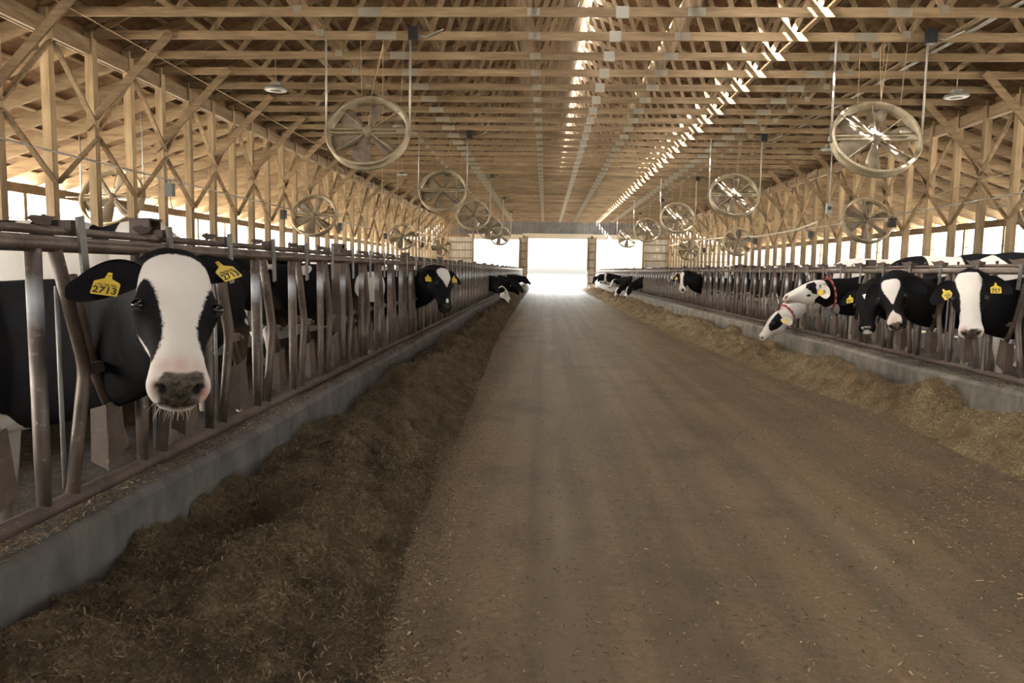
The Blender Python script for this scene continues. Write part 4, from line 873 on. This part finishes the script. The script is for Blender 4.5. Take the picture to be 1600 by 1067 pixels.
# ------------------------------------------------------------------ conduits, wires, boxes
def line(nm, pts, r, m, lb, cat, n=6):
    q = MB(); q.tube(pts, r, n); o = q.build(nm, m, None, True); tag(o, lb, cat); return o
def sag(a, b, k, s): return [Vector(a).lerp(Vector(b), i/k)-Vector((0, 0, s*math.sin(PI*i/k))) for i in range(k+1)]
line('conduit', [(PXL+.10, 8, 1.79+CAMZ), (PXL+.10, 20, 1.77+CAMZ), (PXL+.10, YE-4, 1.75+CAMZ)], .02, CONDUIT, 'grey conduit pipe running along the timber posts behind cow 2713', 'pipe')
line('conduit', [(PXR-.10, 12, 1.80+CAMZ), (PXR-.10, 22, 1.76+CAMZ), (PXR-.10, 40, 1.75+CAMZ)], .02, CONDUIT, 'grey conduit pipe on the posts above the full white face cow', 'pipe')
line('conduit', [(6.98, 9, CH+.10), (6.98, 45, CH+.10)], .028, CONDUIT, 'grey conduit lying across the truss chords behind the big sunlit fan', 'pipe')
line('wire', sag((-7.3, 6, CH-.12), (-7.3, 34, CH-.10), 14, .02), .008, CORD, 'thin wire strung under the chord ends above the post row', 'wire')
line('wire', [(PXR-.11, 14, 2.36+CAMZ), (PXR-.11, 17.5, 2.22+CAMZ), (PXR-.11, 24, 1.85+CAMZ)], .010, CORD, 'thin tan wire sloping down across the posts above the cows', 'wire')
line('hose', [at_x(a, b, PXR-.11) for a, b in ((1276, 347), (1240, 360), (1185, 369), (1130, 371), (1085, 376), (1060, 381), (1046, 384))], .035, WHITEP, 'white hose sagging along the posts above the collared cows', 'hose')
line('wire', sag((OXL+.5, 8, .52+CAMZ), (OXL+.5, 40, .5+CAMZ), 8, .03), .008, WIREM, 'dark wire across the bright side opening behind the timber posts', 'wire')
line('wire', sag((OXR-.5, 16, .62+CAMZ), (OXR-.5, 44, .5+CAMZ), 8, .06), .010, WIREM, 'dark wire across the bright side opening above the cow backs', 'wire')
def pbox(x, y, z, w, d, h, m, lb):
    t = thing('junction_box', (x, y, z)); tag(t, lb, 'box', 'electrical boxes'); q = MB(); q.box(-w/2, w/2, -d/2, d/2, -h/2, h/2); q.build('box_body', m, t)
    q = MB(); q.box(-w/2-.006, w/2+.006, -d/2-.012, -d/2, -h/2-.006, h/2+.006); q.build('box_lid', m, t); q = MB(); q.tube([(0, 0, h/2), (0, 0, h/2+.06)], .02, 6); q.tube([(0, 0, -h/2), (.02, 0, -h/2-.2), (.1, 0, -h/2-.3)], .01, 6); q.build('cable_stub', WIREM, t)
for i, (px, py, Y) in enumerate(((248, 293, 15.2), (437, 334, 21.9), (535, 355, 28), (598, 368, 36), (660, 383, 47))):
    pbox(PXL+.22, Y, at_x(px, py, PXL+.22).z, .16, .12, .26, BLACKP if i else plain('dark_grey_box', (.07, .075, .075), .5), 'dark box on the posts beyond cow 2713, %s along the conduit' % ('first', 'second', 'third', 'fourth', 'fifth')[i])
for i, (px, py) in enumerate(((1394, 348), (1266, 367), (1180, 377), (1100, 391))):
    p = at_x(px, py, PXR-.2); pbox(p.x, p.y, p.z, .18, .12, .26, BLACKP, 'dark box on the posts above the collared cows, %s of its row' % ('first', 'second', 'third', 'fourth')[i])
p = at_y(1295, 326, 20.01); t = thing('outlet_box', p); tag(t, 'grey outlet box dangling on a long rod beside the big sunlit fan', 'box'); q = MB(); q.box(-.07, .07, -.05, .05, -.14, .14); q.build('box_body', GREYBOX, t)
q = MB(); q.box(-.045, .045, -.062, -.05, -.03, .05); q.build('outlet_face', BLACKP, t); q = MB(); q.tube([(0, 0, .14), (0, 0, CH-p.z)], .012, 6); q.build('drop_rod', CONDUIT, t, True)
# ------------------------------------------------------------------ far end odds and ends
t = thing('yard_gate', (3.35, 58.5, 0)); tag(t, 'white pipe gate standing open by the far doorway', 'gate')
for z in (.35, .7, 1.05, 1.4):
    q = MB(); q.tube([(0, 0, z), (.95, .3, z)], .035, 6); q.build('gate_rail', WHITEPAINT, t, True)
for x in (0, .95):
    q = MB(); q.tube([(x, x*.31, .0), (x, x*.31, 1.5)], .04, 6); q.build('gate_post', WHITEPAINT, t, True)
p = at_y(781, 420, 66); q = MB(); q.tube([(p.x, 66, -.3), (p.x, 66, 2.6)], [.07, .05], 8); q.box(p.x-.09, p.x+.09, 65.9, 66.1, 2.6, 2.75); tag(q.build('yard_post', WIREM), 'thin dark post outside seen through the far side doorway', 'post')
